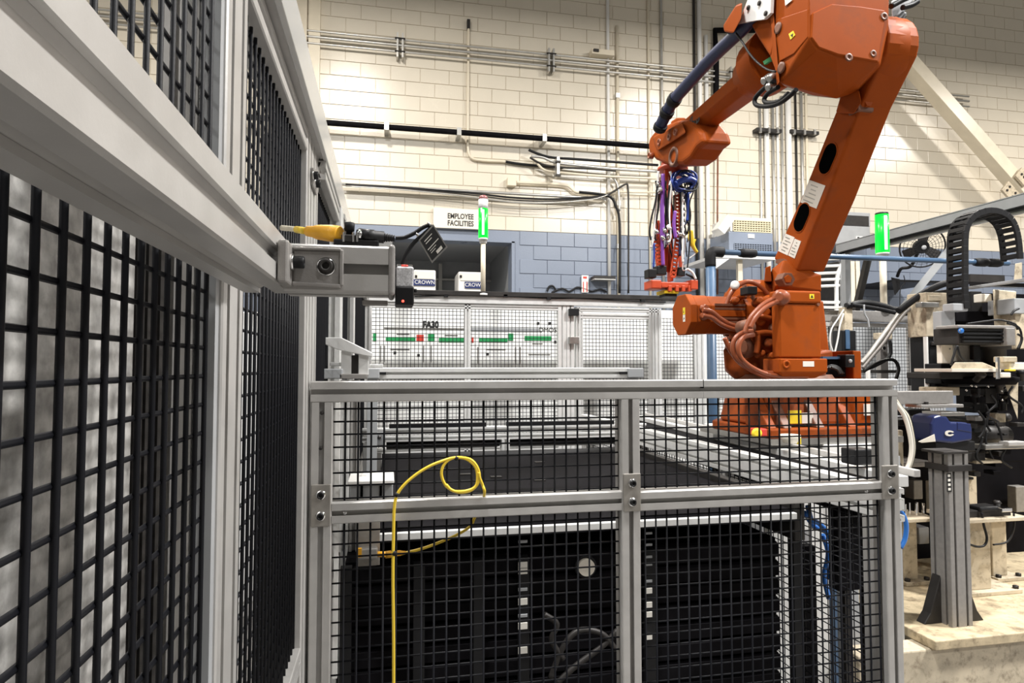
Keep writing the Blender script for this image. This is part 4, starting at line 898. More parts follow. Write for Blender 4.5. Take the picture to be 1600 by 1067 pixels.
b = MB(); pbox(b, 1018, 437, 1034, 451, GY-.10, .10); b.build('end_block', R_, GR, bevel=.006)
b = MB(); pbox(b, 1033, 441, 1090, 450, GY-.08, .12); b.build('base_plate', R_, GR, bevel=.004)
b = MB(); pbox(b, 1080, 437, 1091, 452, GY-.09, .10); b.build('end_block', R_, GR, bevel=.004)
for px in (1045, 1056, 1066, 1076): b = MB(); pbox(b, px, 446, px+5, 455, GY-.085, .04); b.build('finger', R_, GR, bevel=.002)
b = MB(); pbox(b, 1038, 453, 1061, 458.5, GY-.07, .10); b.build('yellow_pad', 'yellow_print', GR, bevel=.003)
b = MB(); pbox(b, 1040, 458.5, 1058, 463, GY-.06, .08); b.build('suction_foot', 'black', GR, bevel=.003)
hoses = [([(1036, 272), (1036, 300), (1035, 330), (1034, 360), (1035, 390), (1036, 415)], .010, 'purple'), ([(1034, 300), (1035, 350), (1036, 372)], .012, 'purple'),
         ([(1055, 330), (1053, 350), (1056, 372)], .009, 'purple'),
         ([(1027, 290), (1024, 315), (1018, 340), (1015, 362), (1017, 375)], .005, 'black'), ([(1031, 285), (1026, 310), (1023, 340), (1021, 370), (1017, 387)], .006, 'white'),
         ([(1050, 280), (1047, 310), (1045, 340), (1047, 370), (1042, 382)], .008, 'white'), ([(1046, 290), (1043, 320), (1044, 350), (1046, 372)], .005, 'black'),
         ([(1066, 300), (1066, 330), (1067, 360), (1066, 392), (1067, 410)], .006, 'white'), ([(1070, 300), (1074, 325), (1073, 345), (1067, 355), (1063, 372), (1062, 400)], .007, 'blue_hose'),
         ([(1075, 300), (1075, 330), (1074, 345)], .008, 'blue'), ([(1083, 286), (1083, 300), (1078, 315), (1077, 340), (1078, 370), (1076, 400), (1074, 418)], .004, 'black'),
         ([(1062, 290), (1064, 330), (1063, 372), (1068, 405)], .004, 'black'), ([(1022, 380), (1022, 400), (1021, 418)], .005, 'blue'),
         ([(1074, 405), (1082, 400), (1087, 396)], .003, 'white'), ([(1072, 428), (1080, 432), (1086, 436)], .006, 'black'), ([(1074, 420), (1082, 426), (1087, 436)], .007, 'white'),
         ([(1029, 268), (1028, 282), (1032, 292), (1030, 305)], .007, 'white'), ([(1047, 268), (1050, 278), (1046, 290)], .007, 'white')]
for i, (p_, r, m) in enumerate(hoses): MB().tube(path(p_, Y=GY-.07-.006*(i % 4)), r, n=8).build('hose', m, GR)
random.seed(3)
for k in range(22):
    x = random.uniform(1021, 1078); y0_ = random.uniform(275, 330); n_ = random.randint(3, 5); pts_ = [(x + random.uniform(-4, 4), y0_ + i*random.uniform(22, 32)) for i in range(n_)]
    pts_ = [p for p in pts_ if p[1] < 425]
    if len(pts_) > 2: MB().tube(path(pts_, Y=GY-.05-.004*(k % 8)), random.choice((.003, .004, .005)), n=6).build('thin_lead', random.choice(('black', 'black', 'rubber', 'white', 'dark', 'greasy')), GR)
for k in range(8): MB().lathe(at(1066+.5*(k % 2), 303+9*k, Y=GY-.07), (0,0,-1), [(0, .012), (.014, .012), (.016, .006)], 8).build('fitting', 'white', GR)
for (px, py) in ((1031, 295), (1029, 288), (1028, 300), (1045, 355), (1043, 368), (1044, 378), (1038, 360), (1026, 362), (1036, 372), (1056, 300), (1062, 366), (1066, 368)):
    MB().lathe(at(px, py, Y=GY-.085), (.3,-.4,-1), [(-.012, .010), (.012, .012), (.014, .006)], 8).build('fitting', 'white' if py % 2 else 'chrome', GR)
# blue hose coil
CO = thing('hose_coil', 'coil of blue air hose beside the gripper flange', 'hose', at(1068, 285, Y=GY-.08))
for k in range(9):
    c = at(1067+random.uniform(-3, 3), 284+random.uniform(-3, 3), Y=GY-.09); a = random.uniform(.05, .075); b_ = random.uniform(.035, .065); th = random.uniform(-.5, .5)
    pts = [c + Vector((a*math.cos(q)*math.cos(th)-b_*math.sin(q)*math.sin(th), .03*math.sin(q+k), a*math.cos(q)*math.sin(th)+b_*math.sin(q)*math.cos(th))) for q in [2*PI*i/10 for i in range(10)]]
    MB().tube(pts, .0055, n=6, sub=3, closed=True).build('loop', 'blue' if k % 3 else 'black', CO)
MB().tube(path([(1056, 288), (1066, 282), (1078, 280), (1086, 284)], Y=GY-.13), .016, n=8).build('bundle', 'blue', CO)
b = MB(); pbox(b, 1078, 277, 1088, 285, GY-.13, .05); b.build('valve', 'black', CO, bevel=.003)
YT = thing('yellow_tag', 'crumpled yellow cable tangle hanging beside the gripper', 'cable', at(1083, 380, Y=GY-.06))
for k in range(4): MB().tube(path([(1078+k, 360), (1077+k*2, 372+k), (1081+k, 384), (1088+k*.5, 394), (1084, 386-k), (1080+k*2, 374)], Y=GY-.07-.006*k), .006, n=6).build('strand', 'yellow', YT)
# ------------------------------------------------------------------ inside the cell
SF = thing('side_fence', 'low mesh fence with a wide aluminium top rail running away beside the robot', 'fence', (1.23, 2.4, 0))
MB().slot_profile((1.235, 1.345, 1.21), (1.235, 3.85, 1.21), .042, .082).build('top_rail', 'alu_bright', SF)
for y in (1.40, 2.12, 2.95, 3.80): post(SF, 1.215, 1.255, y, y+PW, 0, 1.169, 'alu')
wire_grid(SF, 'X', 1.235, 1.44, 3.80, .15, 1.169, 1.45, 1.15, r=.0018, single=False)
raily(SF, 1.44, 3.8, 1.215, .10)
AR = thing('guide_rail', 'dark edged aluminium guide rail between the low fence and the robot', 'rail', (1.45, 2.6, 0))
pa, pb = Vector((1.395, 1.50, 0)), Vector((1.53, 3.70, 0))
for dx, z, w, h, m, nm in ((0, 1.235, .04, .03, 'alu_bright', 'rail'), (.05, 1.255, .02, .02, 'alu', 'rail'), (-.018, 1.222, .012, .012, 'dark', 'rail_strip')):
    MB().bar(pa + Vector((dx, 0, z)), pb + Vector((dx, 0, z)), w, h).build(nm, m, AR, bevel=.002)
MB().bar(pa + Vector((-.070, .02, 1.180)), pb + Vector((-.100, 0, 1.180)), .11, .09).build('skirt', 'black_paint', AR)
for k in (.06, .5, .95):
    q = pa + (pb-pa)*k; MB().box((q.x-.02, q.y-.02, 0), (q.x+.02, q.y+.02, 1.22)).build('leg', 'dark', AR)
b = MB(); pbox(b, 1336, 702, 1366, 727, 1.62, .06); b.build('end_stop', 'black', AR, bevel=.004)
# robot plinth
PT = thing('robot_plinth', 'white steel plinth table under the orange robot', 'table', (1.75, 2.4, 0))
MB().box((1.60, 2.06, 1.215), (1.90, 2.98, 1.261)).build('top', 'white', PT, bevel=.004)
MB().box((1.60, 2.05, 1.0), (1.66, 2.9, 1.215)).build('apron', 'white', PT)
for x in (1.63, 1.82):
    for y in (2.05, 2.85): MB().box((x, y, 0), (x+.08, y+.08, 1.215)).build('leg', 'grey', PT)
MB().box((1.385, 2.085, 1.262), (1.95, 2.62, 1.2845)).build('mounting_plate', 'steel', PT)
t = thing('valve', 'red valve with a yellow cap at the foot of the robot', 'valve', at(1190, 675, Y=2.05))
b = MB(); pbox(b, 1184, 670, 1199, 682, 2.05, .05); b.build('body', 'red', t, bevel=.004)
MB().lathe(at(1182, 677, Y=2.05), (-.5,-1,.2), [(-.02, .016), (.012, .018), (.02, .010)], 14).build('cap', 'yellow_print', t)
t = thing('cup', 'pale round cup with a yellow band at the foot of the robot', 'cup', at(1235, 690, Y=2.0))
MB().lathe(at(1235, 692, Y=2.02), (0,0,1), [(0, .022), (.02, .035), (.03, .034), (.028, .02)], 18).build('bowl', 'sign', t); b = MB(); pbox(b, 1247, 682, 1252, 694, 2.0, .01); b.build('band', 'yellow_print', t)

# black belt conveyor
CV = thing('belt_conveyor', 'wide black belt conveyor behind the low front fence', 'conveyor', (.5, 2.2, 0))
MB().box((-.02, 1.60, 1.115), (1.13, 2.86, 1.15)).build('belt', 'black_paint', CV, bevel=.006)
MB().cyl((-.02, 2.87, 1.135), (1.13, 2.87, 1.135), .03, 20).build('end_roller', 'rubber', CV)
MB().box((-.06, 1.585, 1.124), (1.13, 1.60, 1.142)).build('edge_strip', 'alu_bright', CV, bevel=.002)
MB().box((-.065, 1.60, 1.06), (-.022, 2.86, 1.17)).build('side_rail', 'dark', CV, bevel=.003); MB().box((1.132, 1.60, 1.06), (1.165, 2.86, 1.17)).build('side_rail', 'dark', CV, bevel=.003)
for px, py in ((775, 745), (843, 722), (843, 750), (727, 741)): 
    q = at(px, py, Z=1.152); MB().box((q.x-.02, q.y-.012, 1.150), (q.x+.02, q.y+.012, 1.154)).build('belt_mark', 'dark', CV)
# cross beam with roller slots behind the belt
XB = thing('cross_beam', 'aluminium double beam with black rollers behind the belt', 'beam', (.5, 3.1, 0))
YB2 = 3.05; xb = lambda px: at(px, 675, Y=YB2).x; zb = lambda py: at(780, py, Y=YB2).z
railx(XB, xb(566), xb(1010), YB2, zb(676), 'alu_bright', h=zb(666)-zb(676), name='beam'); railx(XB, xb(566), xb(1010), YB2, zb(687), 'alu_bright', h=zb(678)-zb(687), name='beam')
for px in (574, 790, 975): MB().slot_profile((xb(px), YB2+.02, 0), (xb(px), YB2+.02, zb(687)), .04, .05, up=(0,1,0)).build('leg', 'alu_bright', XB)
for (a, b) in ((604, 783), (798, 965)):
    MB().cyl((xb(a), YB2+.05, zb(692)), (xb(b), YB2+.05, zb(692)), .022, 16).build('roller', 'rubber', XB); MB().box((xb(a), YB2+.1, zb(703)), (xb(b), YB2+.13, zb(699))).build('slide', 'steel', XB)
b = MB(); pbox(b, 584, 675, 601, 696, YB2-.03, .03); b.build('mount_plate', 'grey', XB, bevel=.003)
MB().lathe(at(593, 683, Y=YB2-.03), (0,-1,0), [(0, .009), (.004, .009), (.005, .004)], 10).build('bolt', 'chrome', XB)
for (a, b) in ((608, 760), (792, 960)):
    MB().box((xb(a), YB2+.0, zb(666)), (xb(b), YB2+.03, zb(660))).build('brush_strip', 'black', XB)
# post and white bracket at the left of the conveyor
LP = thing('conveyor_post', 'aluminium upright standing at the left corner of the belt', 'post', (-.1, 1.7, 0))
yq = 1.75; 
for (a, b, m) in ((531, 546, 'alu_bright'), (547, 561, 'alu')):
    x0, x1 = at(a, 700, Y=yq).x, at(b, 700, Y=yq).x
    MB().slot_profile(((x0+x1)/2, yq+.02, 1.057), ((x0+x1)/2, yq+.02, 1.515), x1-x0, .04, up=(0,1,0)).build('upright', m, LP)
b = MB(); pbox(b, 521.5, 630, 529, 1060, 1.50, .012); b.build('bright_strip', 'white', LP)
BT = thing('sensor_bracket', 'white topped steel bracket box at the left corner behind the mesh', 'bracket', at(580, 780, Y=1.5))
b = MB(); pbox(b, 546, 757, 614, 784, 1.48, .10); b.build('box', 'grey', BT, bevel=.003)
b = MB(); pbox(b, 543, 751, 616, 757, 1.47, .12); b.build('lid', 'white', BT, bevel=.002)
for px in (563, 593): b = MB(); pbox(b, px, 759, px+4, 780, 1.475, .01); b.build('slot', 'deep', BT)
MB().lathe(at(570, 746, Y=1.55), (0,-1,.2), [(0, .012), (.02, .012), (.022, .006)], 14).build('knob', 'white', BT)
SP = thing('sensor_plate', 'grey mounting plate with a small lit sensor below the mid rail', 'sensor', at(575, 884, Y=1.42))
b = MB(); pbox(b, 556.5, 815, 593.5, 884, 1.42, .006); b.build('plate', 'plate', SP, bevel=.001)
b = MB(); pbox(b, 560, 858, 590, 874, 1.40, .02); b.build('sensor', 'steel', SP, bevel=.003)
b = MB(); pbox(b, 559, 857, 565, 871, 1.396, .006); b.build('orange_lens', 'amber', SP)
MB().cyl(at(590, 866, Y=1.41), at(604, 866, Y=1.39), .006, 10).build('lead_socket', 'brass' if 'brass' in M else 'amber', SP)
MB().bar(at(575, 818, Y=1.43), at(575, 790, Y=1.47), .05, .006, up=(0,1,0)).build('hanger', 'plate', SP)
# black slatted cabinet under the belt
CB2 = thing('black_cabinet', 'black cabinet with horizontal louvres under the belt', 'cabinet', (.5, 1.7, 0))
MB().box((-.10, 1.66, 0), (1.11, 2.8, 1.055)).build('body', 'black_paint', CB2)
x0, x1 = -.105, 1.10
n = 20
sl = MB().prism([(0, 0, .012), (0, .010, .016), (0, .014, .014), (0, .006, -.026), (0, 0, -.026)], (x1-x0, 0, 0)).mesh('slat', 'black_paint')
for k in range(n):
    z = 1.035 - k*.052; shared('slat', sl, (x0, 1.632, z), CB2)
for px in (531, 646, 740, 810, 1008, 1240):
    q = at(px, 950, Y=1.62).x; MB().box((q, 1.615, 0), (q+.028, 1.64, 1.055)).build('upright', 'black', CB2)
for py in (846, 883, 892, 921, 940, 962, 978, 1016):  # pale plates painted as light showing through gaps in the cabinet
    q = at(817, py, Y=1.612); h = .0035 if py in (846, 921, 962) else .008
    MB().box((q.x-.012, 1.611, q.z-h), (q.x+.012, 1.6145, q.z+h)).build('gap_light', 'paper' if h > .005 else 'grey', CB2)
for py in (833, 851, 870, 882, 908, 923, 945, 960, 995):  # second row of light gaps, also done as pale plates
    q = at(1014, py, Y=1.612); h = .003 if py < 910 else .007
    MB().box((q.x-.009, 1.611, q.z-h), (q.x+.009, 1.6145, q.z+h)).build('gap_light', 'grey' if py < 910 else 'paper', CB2)
q = at(917, 887, Y=1.61); MB().cyl(q, q + Vector((0, .03, 0)), .0225, 28).build('hole_light', 'sign', CB2)  # pale disc stands in for light coming through a round hole
MB().lathe(q + Vector((0, .008, 0)), (0,-1,0), [(-.02, .030), (0, .030), (.002, .026), (-.004, .0235)], 28).build('hole_light_rim', 'black', CB2)
for pts_ in ([(860, 1060), (880, 1010), (905, 985), (940, 990), (962, 1015)], [(870, 1067), (900, 1040), (940, 1010), (965, 985)], [(850, 960), (870, 975), (862, 1000), (880, 1030)]):
    MB().tube(path(pts_, Y=1.60), .008, n=8).build('hose', 'dark', CB2)
# light bar standing above the low fence
LB = thing('light_bar', 'aluminium light-curtain bar with grey end blocks above the low fence', 'light bar', (.4, 1.9, 0))
yl = 1.90; lx = lambda px: at(px, 582, Y=yl).x; lz = lambda py: at(780, py, Y=yl).z
MB().slot_profile((lx(590), yl+.017, lz(583)), (lx(984), yl+.017, lz(583)), .034, .034, slot=.008, cav=.012).build('bar', 'alu_bright', LB)
for (a, b) in ((572, 593), (980, 1005)):
    b_ = MB(); b_.box((lx(a), yl-.006, lz(591)), (lx(b), yl+.04, lz(575))); b_.build('end_block', 'grey', LB, bevel=.003)
MB().box((lx(592), yl-.003, lz(583)-.004), (lx(603), yl+.002, lz(583)+.004)).build('lead', 'black', LB)
MB().box((lx(968), yl-.003, lz(583)-.004), (lx(980), yl+.002, lz(583)+.004)).build('lead', 'black', LB)
MB().box((lx(985), yl+.005, 1.15), (lx(998), yl+.03, lz(590))).build('stem', 'grey', LB)
MB().box((lx(574), yl+.005, 1.15), (lx(590), yl+.03, lz(590))).build('stem', 'grey', LB)
# bracket left of it
BK = thing('post_bracket', 'white sloping bracket with two upright plates beside the left fence post', 'bracket', at(540, 588, Y=1.7))
MB().prism([at(*p, Y=1.70) for p in ((495, 527), (533, 527), (582, 551), (582, 558), (530, 547), (495, 533))], (0, .03, 0)).build('arm', 'alu_bright', BK, bevel=.002)
for (a, b) in ((533, 549), (560, 576)):
    b_ = MB(); pbox(b_, a, 548, b, 586, 1.71, .02); b_.build('upright_plate', 'alu_bright', BK, bevel=.002)
b = MB(); pbox(b, 549, 555, 560, 585, 1.72, .02); b.build('clamp', 'dark', BK, bevel=.002)
b = MB(); pbox(b, 494, 576, 535, 592, 1.69, .05); b.build('foot', 'grey', BK, bevel=.003)
b = MB(); pbox(b, 530, 584, 574, 592, 1.69, .06); b.build('base', 'cast', BK, bevel=.002)
for (a, y0) in ((515, 566), (577, 569)): b = MB(); pbox(b, a, y0, a+22, y0+6, 1.73, .03); b.build('clip', 'alu_bright', BK, bevel=.002)
for py in (553, 582): b = MB(); pbox(b, 493.5, py-5, 499, py+5, 1.685, .02); b.build('latch', 'black', BK)

# ------------------------------------------------------------------ right part of the cell seen through the mesh
t = thing('control_panel', 'dark panel behind the right end of the front fence', 'panel', at(1340, 925, Y=1.62))
b = MB(); pbox(b, 1309, 780, 1369, 922, 1.62, .04); b.build('panel', 'black_paint', t, bevel=.002); b = MB(); pbox(b, 1325, 922, 1335, 1400, 1.64, .02); b.build('stand', 'dark', t)
t = thing('cable_duct', 'white cable duct with openings under the robot plinth', 'duct', (1.5, 2.3, 0))
MB().box((1.36, 2.06, .0), (1.62, 2.10, 1.10)).build('duct', 'white', t, bevel=.004)
MB().box((1.36, 1.90, .0), (1.395, 1.96, 1.0)).build('side_bar', 'alu', t); MB().box((1.30, 1.80, 0), (1.345, 1.83, .98)).build('side_bar', 'black_paint', t)
MB().box((1.445, 1.85, 0), (1.46, 1.87, .9)).build('blue_bar', 'blue_pipe', t)
for i, pts_ in enumerate(([(1262, 790), (1268, 812), (1280, 818), (1296, 838), (1300, 870), (1295, 905)], [(1256, 800), (1272, 822), (1290, 830), (1300, 850)], [(1285, 835), (1294, 865), (1288, 900), (1295, 935)])):
    conduit(('blue air hose curling nearest the cabinet behind the mesh', 'short blue air hose above the cable duct', 'blue hose dropping down beside the dark panel')[i], path(pts_, Y=1.78+.03*i), .008, 'blue_air', name='air_hose', group='blue air hoses behind the front fence', cat='hose')

# ------------------------------------------------------------------ things beyond the left fence
t = thing('partition_panel', 'mottled grey sheet standing behind the nearest fence mesh', 'panel', (-.31, .6, 0))
MB().box((-.325, -.3, 0), (-.305, .842, 1.77)).build('sheet', 'concrete', t)
t = thing('dark_upright', 'black upright between the mottled sheet and the pale post', 'post', (-.32, .88, 0))
MB().slot_profile((-.33, .890, 0), (-.33, .890, 1.80), .06, .088, up=(0,1,0)).build('upright', 'dark', t)
t = thing('pale_upright', 'tall pale post behind the mesh beside the black upright', 'post', (-.32, 1.03, 0))
MB().slot_profile((-.316, 1.08, 0), (-.316, 1.08, 2.9), .038, .15, up=(0,1,0)).build('upright', 'alu', t)
t = thing('machine_cabinet', 'tall black machine cabinet beyond the left fence', 'cabinet', (-.31, 2.6, 0))
MB().box((-.37, 1.95, 0), (-.26, 3.6, 2.25)).build('body', 'black_paint', t, bevel=.01)
MB().box((-.265, 2.0, .2), (-.255, 2.7, 2.1)).build('door', 'dark', t, bevel=.004); MB().box((-.265, 2.72, .2), (-.255, 3.5, 2.1)).build('door', 'dark', t, bevel=.004)
t = thing('white_cabinet', 'white cabinet far beyond the left fence', 'cabinet', (-1.2, 4.2, 0))
MB().box((-1.6, 4.2, 0), (-.75, 5.0, 1.9)).build('body', 'white', t, bevel=.01); MB().box((-1.55, 4.19, .1), (-1.18, 4.2, 1.8)).build('door', 'board', t); MB().box((-1.17, 4.19, .1), (-.80, 4.2, 1.8)).build('door', 'board', t)
# ------------------------------------------------------------------ upper right: brace, gantry beam, pipe, fan
t = thing('wall_brace', 'cream diagonal box brace across the block wall at the right', 'brace', at(1600, 305, Y=8.2))
a, b_ = at(1408, 85, Y=8.25), at(1612, 315, Y=8.25)
MB().bar(a, b_, .20, .20, up=(0,1,0)).build('beam', 'conduit_cream', t, bevel=.006)
d = (b_-a).normalized(); s_ = Vector((0,1,0)).cross(d).normalized()
c = at(1578, 300, Y=8.1); MB().obox(c, d*.14, s_*.10, (0,.02,0)).build('gusset_plate', 'cream', t, bevel=.004)
for i in range(2):
    for j in range(2): MB().cyl(c + d*(.07*(2*i-1)) + s_*(.04*(2*j-1)) + Vector((0,-.03,0)), c + d*(.07*(2*i-1)) + s_*(.04*(2*j-1)), .02, 6).build('bolt', 'dark', t)
c = at(1598, 277, Y=8.1); MB().obox(c, d*.12, s_*.10, (0,.02,0)).build('gusset_plate', 'cream', t, bevel=.004)
for i in range(3): MB().cyl(c + d*(.06*(i-1)) + Vector((0,-.03,0)), c + d*(.06*(i-1)), .02, 6).build('bolt', 'dark', t)
GB = thing('gantry_beam', 'grey steel gantry beam rising to the right over the machine', 'beam', at(1440, 350, X=4.4))
GX = 4.4
zt1 = at(1440, 345, X=GX); zb1 = at(1440, 361, X=GX)
y0, y1 = 3.4, at(1306, 380, X=GX).y
zc = (zt1.z+zb1.z)/2; hh = zt1.z-zb1.z
MB().box((GX, y0, zc-hh/2), (GX+.012, y1, zc+hh/2)).build('web', 'grey', GB); 
MB().box((GX-.006, y0, zc+hh/2-.006), (GX+.14, y1, zc+hh/2)).build('flange', 'grey', GB); MB().box((GX-.006, y0, zc-hh/2), (GX+.14, y1, zc-hh/2+.006)).build('flange', 'grey', GB)
MB().box((GX+.02, y0, zc-hh/2-.022), (GX+.05, y1, zc-hh/2-.004)).build('black_track', 'black', GB); MB().box((GX+.05, y0, zc-hh/2-.04), (GX+.08, y1-.4, zc-hh/2-.022)).build('under_rail', 'alu', GB)
for y in (y1-.1, 3.5): MB().box((GX+.02, y, 0), (GX+.08, y+.06, zc-hh/2)).build('leg', 'grey', GB)
MB().bar(at(1356, 405, Y=5.2), at(1336, 490, Y=5.2), .05, .05).build('brace', 'dark', GB)
MB().bar(at(1500, 370, Y=4.4), at(1404, 490, Y=4.7), .06, .06).build('brace', 'grey', GB)
PP = thing('blue_pipe', 'blue painted pipe running level with black couplings behind the robot', 'pipe', at(1106, 640, Y=3.86))
py_ = 3.86; zP = at(1330, 402, Y=py_).z; xl = at(1110, 400, Y=py_).x; xr_ = at(1575, 400, Y=py_).x
MB().cyl((xl, py_, zP), (xr_, py_, zP), .019, 16).build('pipe', 'blue_pipe', PP)
MB().cyl((xl, py_, 0), (xl, py_, zP-.05), .032, 16).build('riser', 'blue_pipe', PP)
MB().tube([(xl, py_, zP-.10), (xl, py_, zP-.03), (xl+.02, py_, zP), (xl+.09, py_, zP)], .036, n=14, sub=4).build('elbow', 'rubber', PP)
for px in (1168, 1533, 1553): q = at(px, 402, Y=py_).x; MB().lathe((q, py_, zP), (1,0,0), [(-.06, .026), (-.03, .032), (.03, .032), (.06, .026)], 16).build('coupling', 'rubber', PP)
FN = thing('wall_fan', 'round black caged fan on an arm fixed to the blue wall', 'fan', at(1408, 450, Y=7.6))
fc = at(1441, 386, Y=7.3); R = .275
fdr = Vector((-.45, -.85, -.25)).normalized()
e1 = fdr.cross(Vector((0,0,1))).normalized(); e2 = fdr.cross(e1)
for k in range(6):
    r = R*(.25+.15*k); cr = fc + fdr*(.06*(1-(r/R)**2)); MB().tube([cr + (e1*math.cos(2*PI*i/28) + e2*math.sin(2*PI*i/28))*r for i in range(28)], .003, n=5, sub=1, closed=True).build('cage_ring', 'black', FN)
MB().tube([fc + (e1*math.cos(2*PI*i/36) + e2*math.sin(2*PI*i/36))*R for i in range(36)], .011, n=8, sub=1, closed=True).build('rim', 'black', FN)
for k in range(24):
    a = 2*PI*k/24; v = e1*math.cos(a)+e2*math.sin(a); MB().tube([fc + v*R, fc + v*R*.6 + fdr*.05, fc + v*.05 + fdr*.07], .0025, n=5, sub=2).build('cage_wire', 'black', FN)
for k in range(3):
    a = 2*PI*k/3+.5; v = e1*math.cos(a)+e2*math.sin(a); w = fdr.cross(v)
    MB().add([fc + v*.05 - w*.05, fc + v*.24 - w*.09 + fdr*.02, fc + v*.25 + w*.06 - fdr*.02, fc + v*.06 + w*.05 - fdr*.03, fc + v*.05 - w*.05 - fdr*.006, fc + v*.24 - w*.09 + fdr*.014, fc + v*.25 + w*.06 - fdr*.026, fc + v*.06 + w*.05 - fdr*.036], [(0,1,2,3),(4,7,6,5),(0,4,5,1),(1,5,6,2),(2,6,7,3),(3,7,4,0)]).build('blade', 'dark', FN)
MB().lathe(fc, fdr, [(.065, .03), (.080, .03), (.085, .01)], 16).build('hub', 'grey', FN); MB().lathe(fc, -fdr, [(.0, .09), (.12, .09), (.16, .05)], 20).build('motor', 'black', FN)
MB().tube([fc - fdr*.1, at(1424, 415, Y=7.6), at(1408, 420, Y=7.7), at(1402, 432, Y=7.8)], .022, n=10).build('arm', 'black', FN)
hull([at(p[0], p[1], Y=y) for y in (7.75, 7.85) for p in ((1392, 433), (1406, 436), (1406, 452), (1398, 462))], 'wall_plate', 'black', FN, .004)
MB().box(at(1396, 440, Y=7.85), at(1402, 450, Y=WY)).build('standoff', 'black', FN)
MB().tube(path([(1412, 430), (1414, 442), (1408, 448), (1406, 465), (1407, 500)], Y=7.7), .006, n=6).build('cord', 'black', FN)
# fence right of the robot
R2 = thing('safety_fence', 'shadowed mesh fence with a worn aluminium rail right of the robot', 'fence', at(1370, 600, Y=4.0))
ry = 4.0; rx = lambda px: at(px, 540, Y=ry).x; rz = lambda py: at(1370, py, Y=ry).z
MB().box((rx(1284), ry, rz(503)), (rx(1470), ry+.05, rz(486))).build('top_rail', 'cast', R2, bevel=.003); MB().box((rx(1284), ry-.01, rz(511)), (rx(1470), ry+.04, rz(505))).build('rail', 'alu', R2, bevel=.002)
for (a, b) in ((1299, 1313), (1424, 1432), (1433, 1440)): post(R2, rx(a), rx(b), ry, ry+.05, 0, rz(503), 'alu')
wire_grid(R2, 'Y', ry+.02, rx(1284), rx(1475), .3, rz(511), rx(1284), 1.6, r=.0018, single=False)
for (x0_, y0_, x1_, y1_) in ((1284, 470, 1312, 474), (1284, 478, 1316, 482)): b = MB(); pbox(b, x0_, y0_, x1_, y1_, ry-.03, .03); b.build('slide', 'alu_bright', R2)
t = thing('relay_box', 'small black relay box hanging by wires on the worn rail', 'box', at(1328, 550, Y=3.85))
b = MB(); pbox(b, 1316, 516, 1338, 549, 3.88, .10); b.build('case', 'black', t, bevel=.006); b = MB(); pbox(b, 1322, 515, 1328, 545, 3.872, .01); b.build('blue_rib', 'blue_pipe', t)
b = MB(); pbox(b, 1320, 480, 1332, 516, 3.9, .06); b.build('hanger', 'cream', t)
b = MB(); pbox(b, 1312, 549, 1332, 620, 3.95, .04); b.build('backing_post', 'cream', t)
def cabl(lab, pts_, Y, r, m, name='cable', cat='cable', group='loose cables right of the robot'): return conduit(lab, path(pts_, Y=Y), r, m, name=name, cat=cat, group=group)
cabl('white lead dropping beside the black relay box', [(1318, 484), (1308, 500), (1299, 515), (1297, 535), (1305, 558)], 3.905, .005, 'white')
cabl('white lead curving from the relay box down to the foot', [(1318, 490), (1312, 510), (1309, 530), (1304, 552)], 3.895, .006, 'white')
cabl('black cable bundle lying along the worn rail', [(1322, 478), (1350, 473), (1380, 478), (1402, 484), (1430, 478), (1450, 470)], 3.9, .022, 'black')
cabl('thin grey wire looped below the worn rail', [(1350, 476), (1351, 490), (1356, 500), (1358, 512)], 3.85, .006, 'grey')
cabl('second black cable sagging under the worn rail', [(1330, 476), (1370, 482), (1410, 490), (1440, 486)], 3.88, .016, 'rubber')
cabl('thick grey conduit climbing diagonally from the robot foot to the machine', [(1346, 568), (1360, 552), (1376, 530), (1398, 500), (1412, 482), (1436, 465), (1470, 446)], 2.9, .014, 'conduit')
cabl('pale second conduit beside the thick diagonal one', [(1348, 575), (1364, 556), (1382, 534), (1402, 504), (1420, 484), (1446, 468)], 2.85, .008, 'cast')
cabl('black diagonal cable running into the cable carrier', [(1404, 486), (1440, 460), (1470, 445), (1492, 440)], 2.8, .018, 'rubber')
cabl('black cable lying low beside the orange end plate', [(1350, 578), (1370, 570), (1390, 556), (1390, 530)], 3.0, .010, 'black')
cabl('black cable arching near the fence foot', [(1350, 580), (1372, 566), (1395, 562), (1404, 575), (1400, 592)], 2.95, .009, 'black')
t = thing('fence_bracket', 'pale T-shaped bracket post in front of the shadowed mesh', 'bracket', at(1383, 600, Y=3.6))
b = MB(); pbox(b, 1373, 520, 1394, 530, 3.6, .05); b.build('head', 'cream', t, bevel=.003); b = MB(); b.box((at(1376, 560, Y=3.62).x, 3.62, 0), (at(1388, 560, Y=3.62).x, 3.66, at(1382, 528, Y=3.62).z)); b.build('stem', 'cast', t, bevel=.003)
MB().lathe(at(1380, 544, Y=3.6), (0,-1,0), [(0, .012), (.01, .012)], 10).build('bolt', 'chrome', t)
t = thing('cable_tray', 'flat steel tray at the foot of the shadowed mesh', 'tray', at(1400, 590, Y=3.3))
b = MB(); pbox(b, 1358, 578, 1402, 583, 3.3, .2); b.build('tray', 'dark', t); b = MB(); pbox(b, 1356.5, 574, 1360, 600, 3.28, .02); b.build('leg', 'white', t)
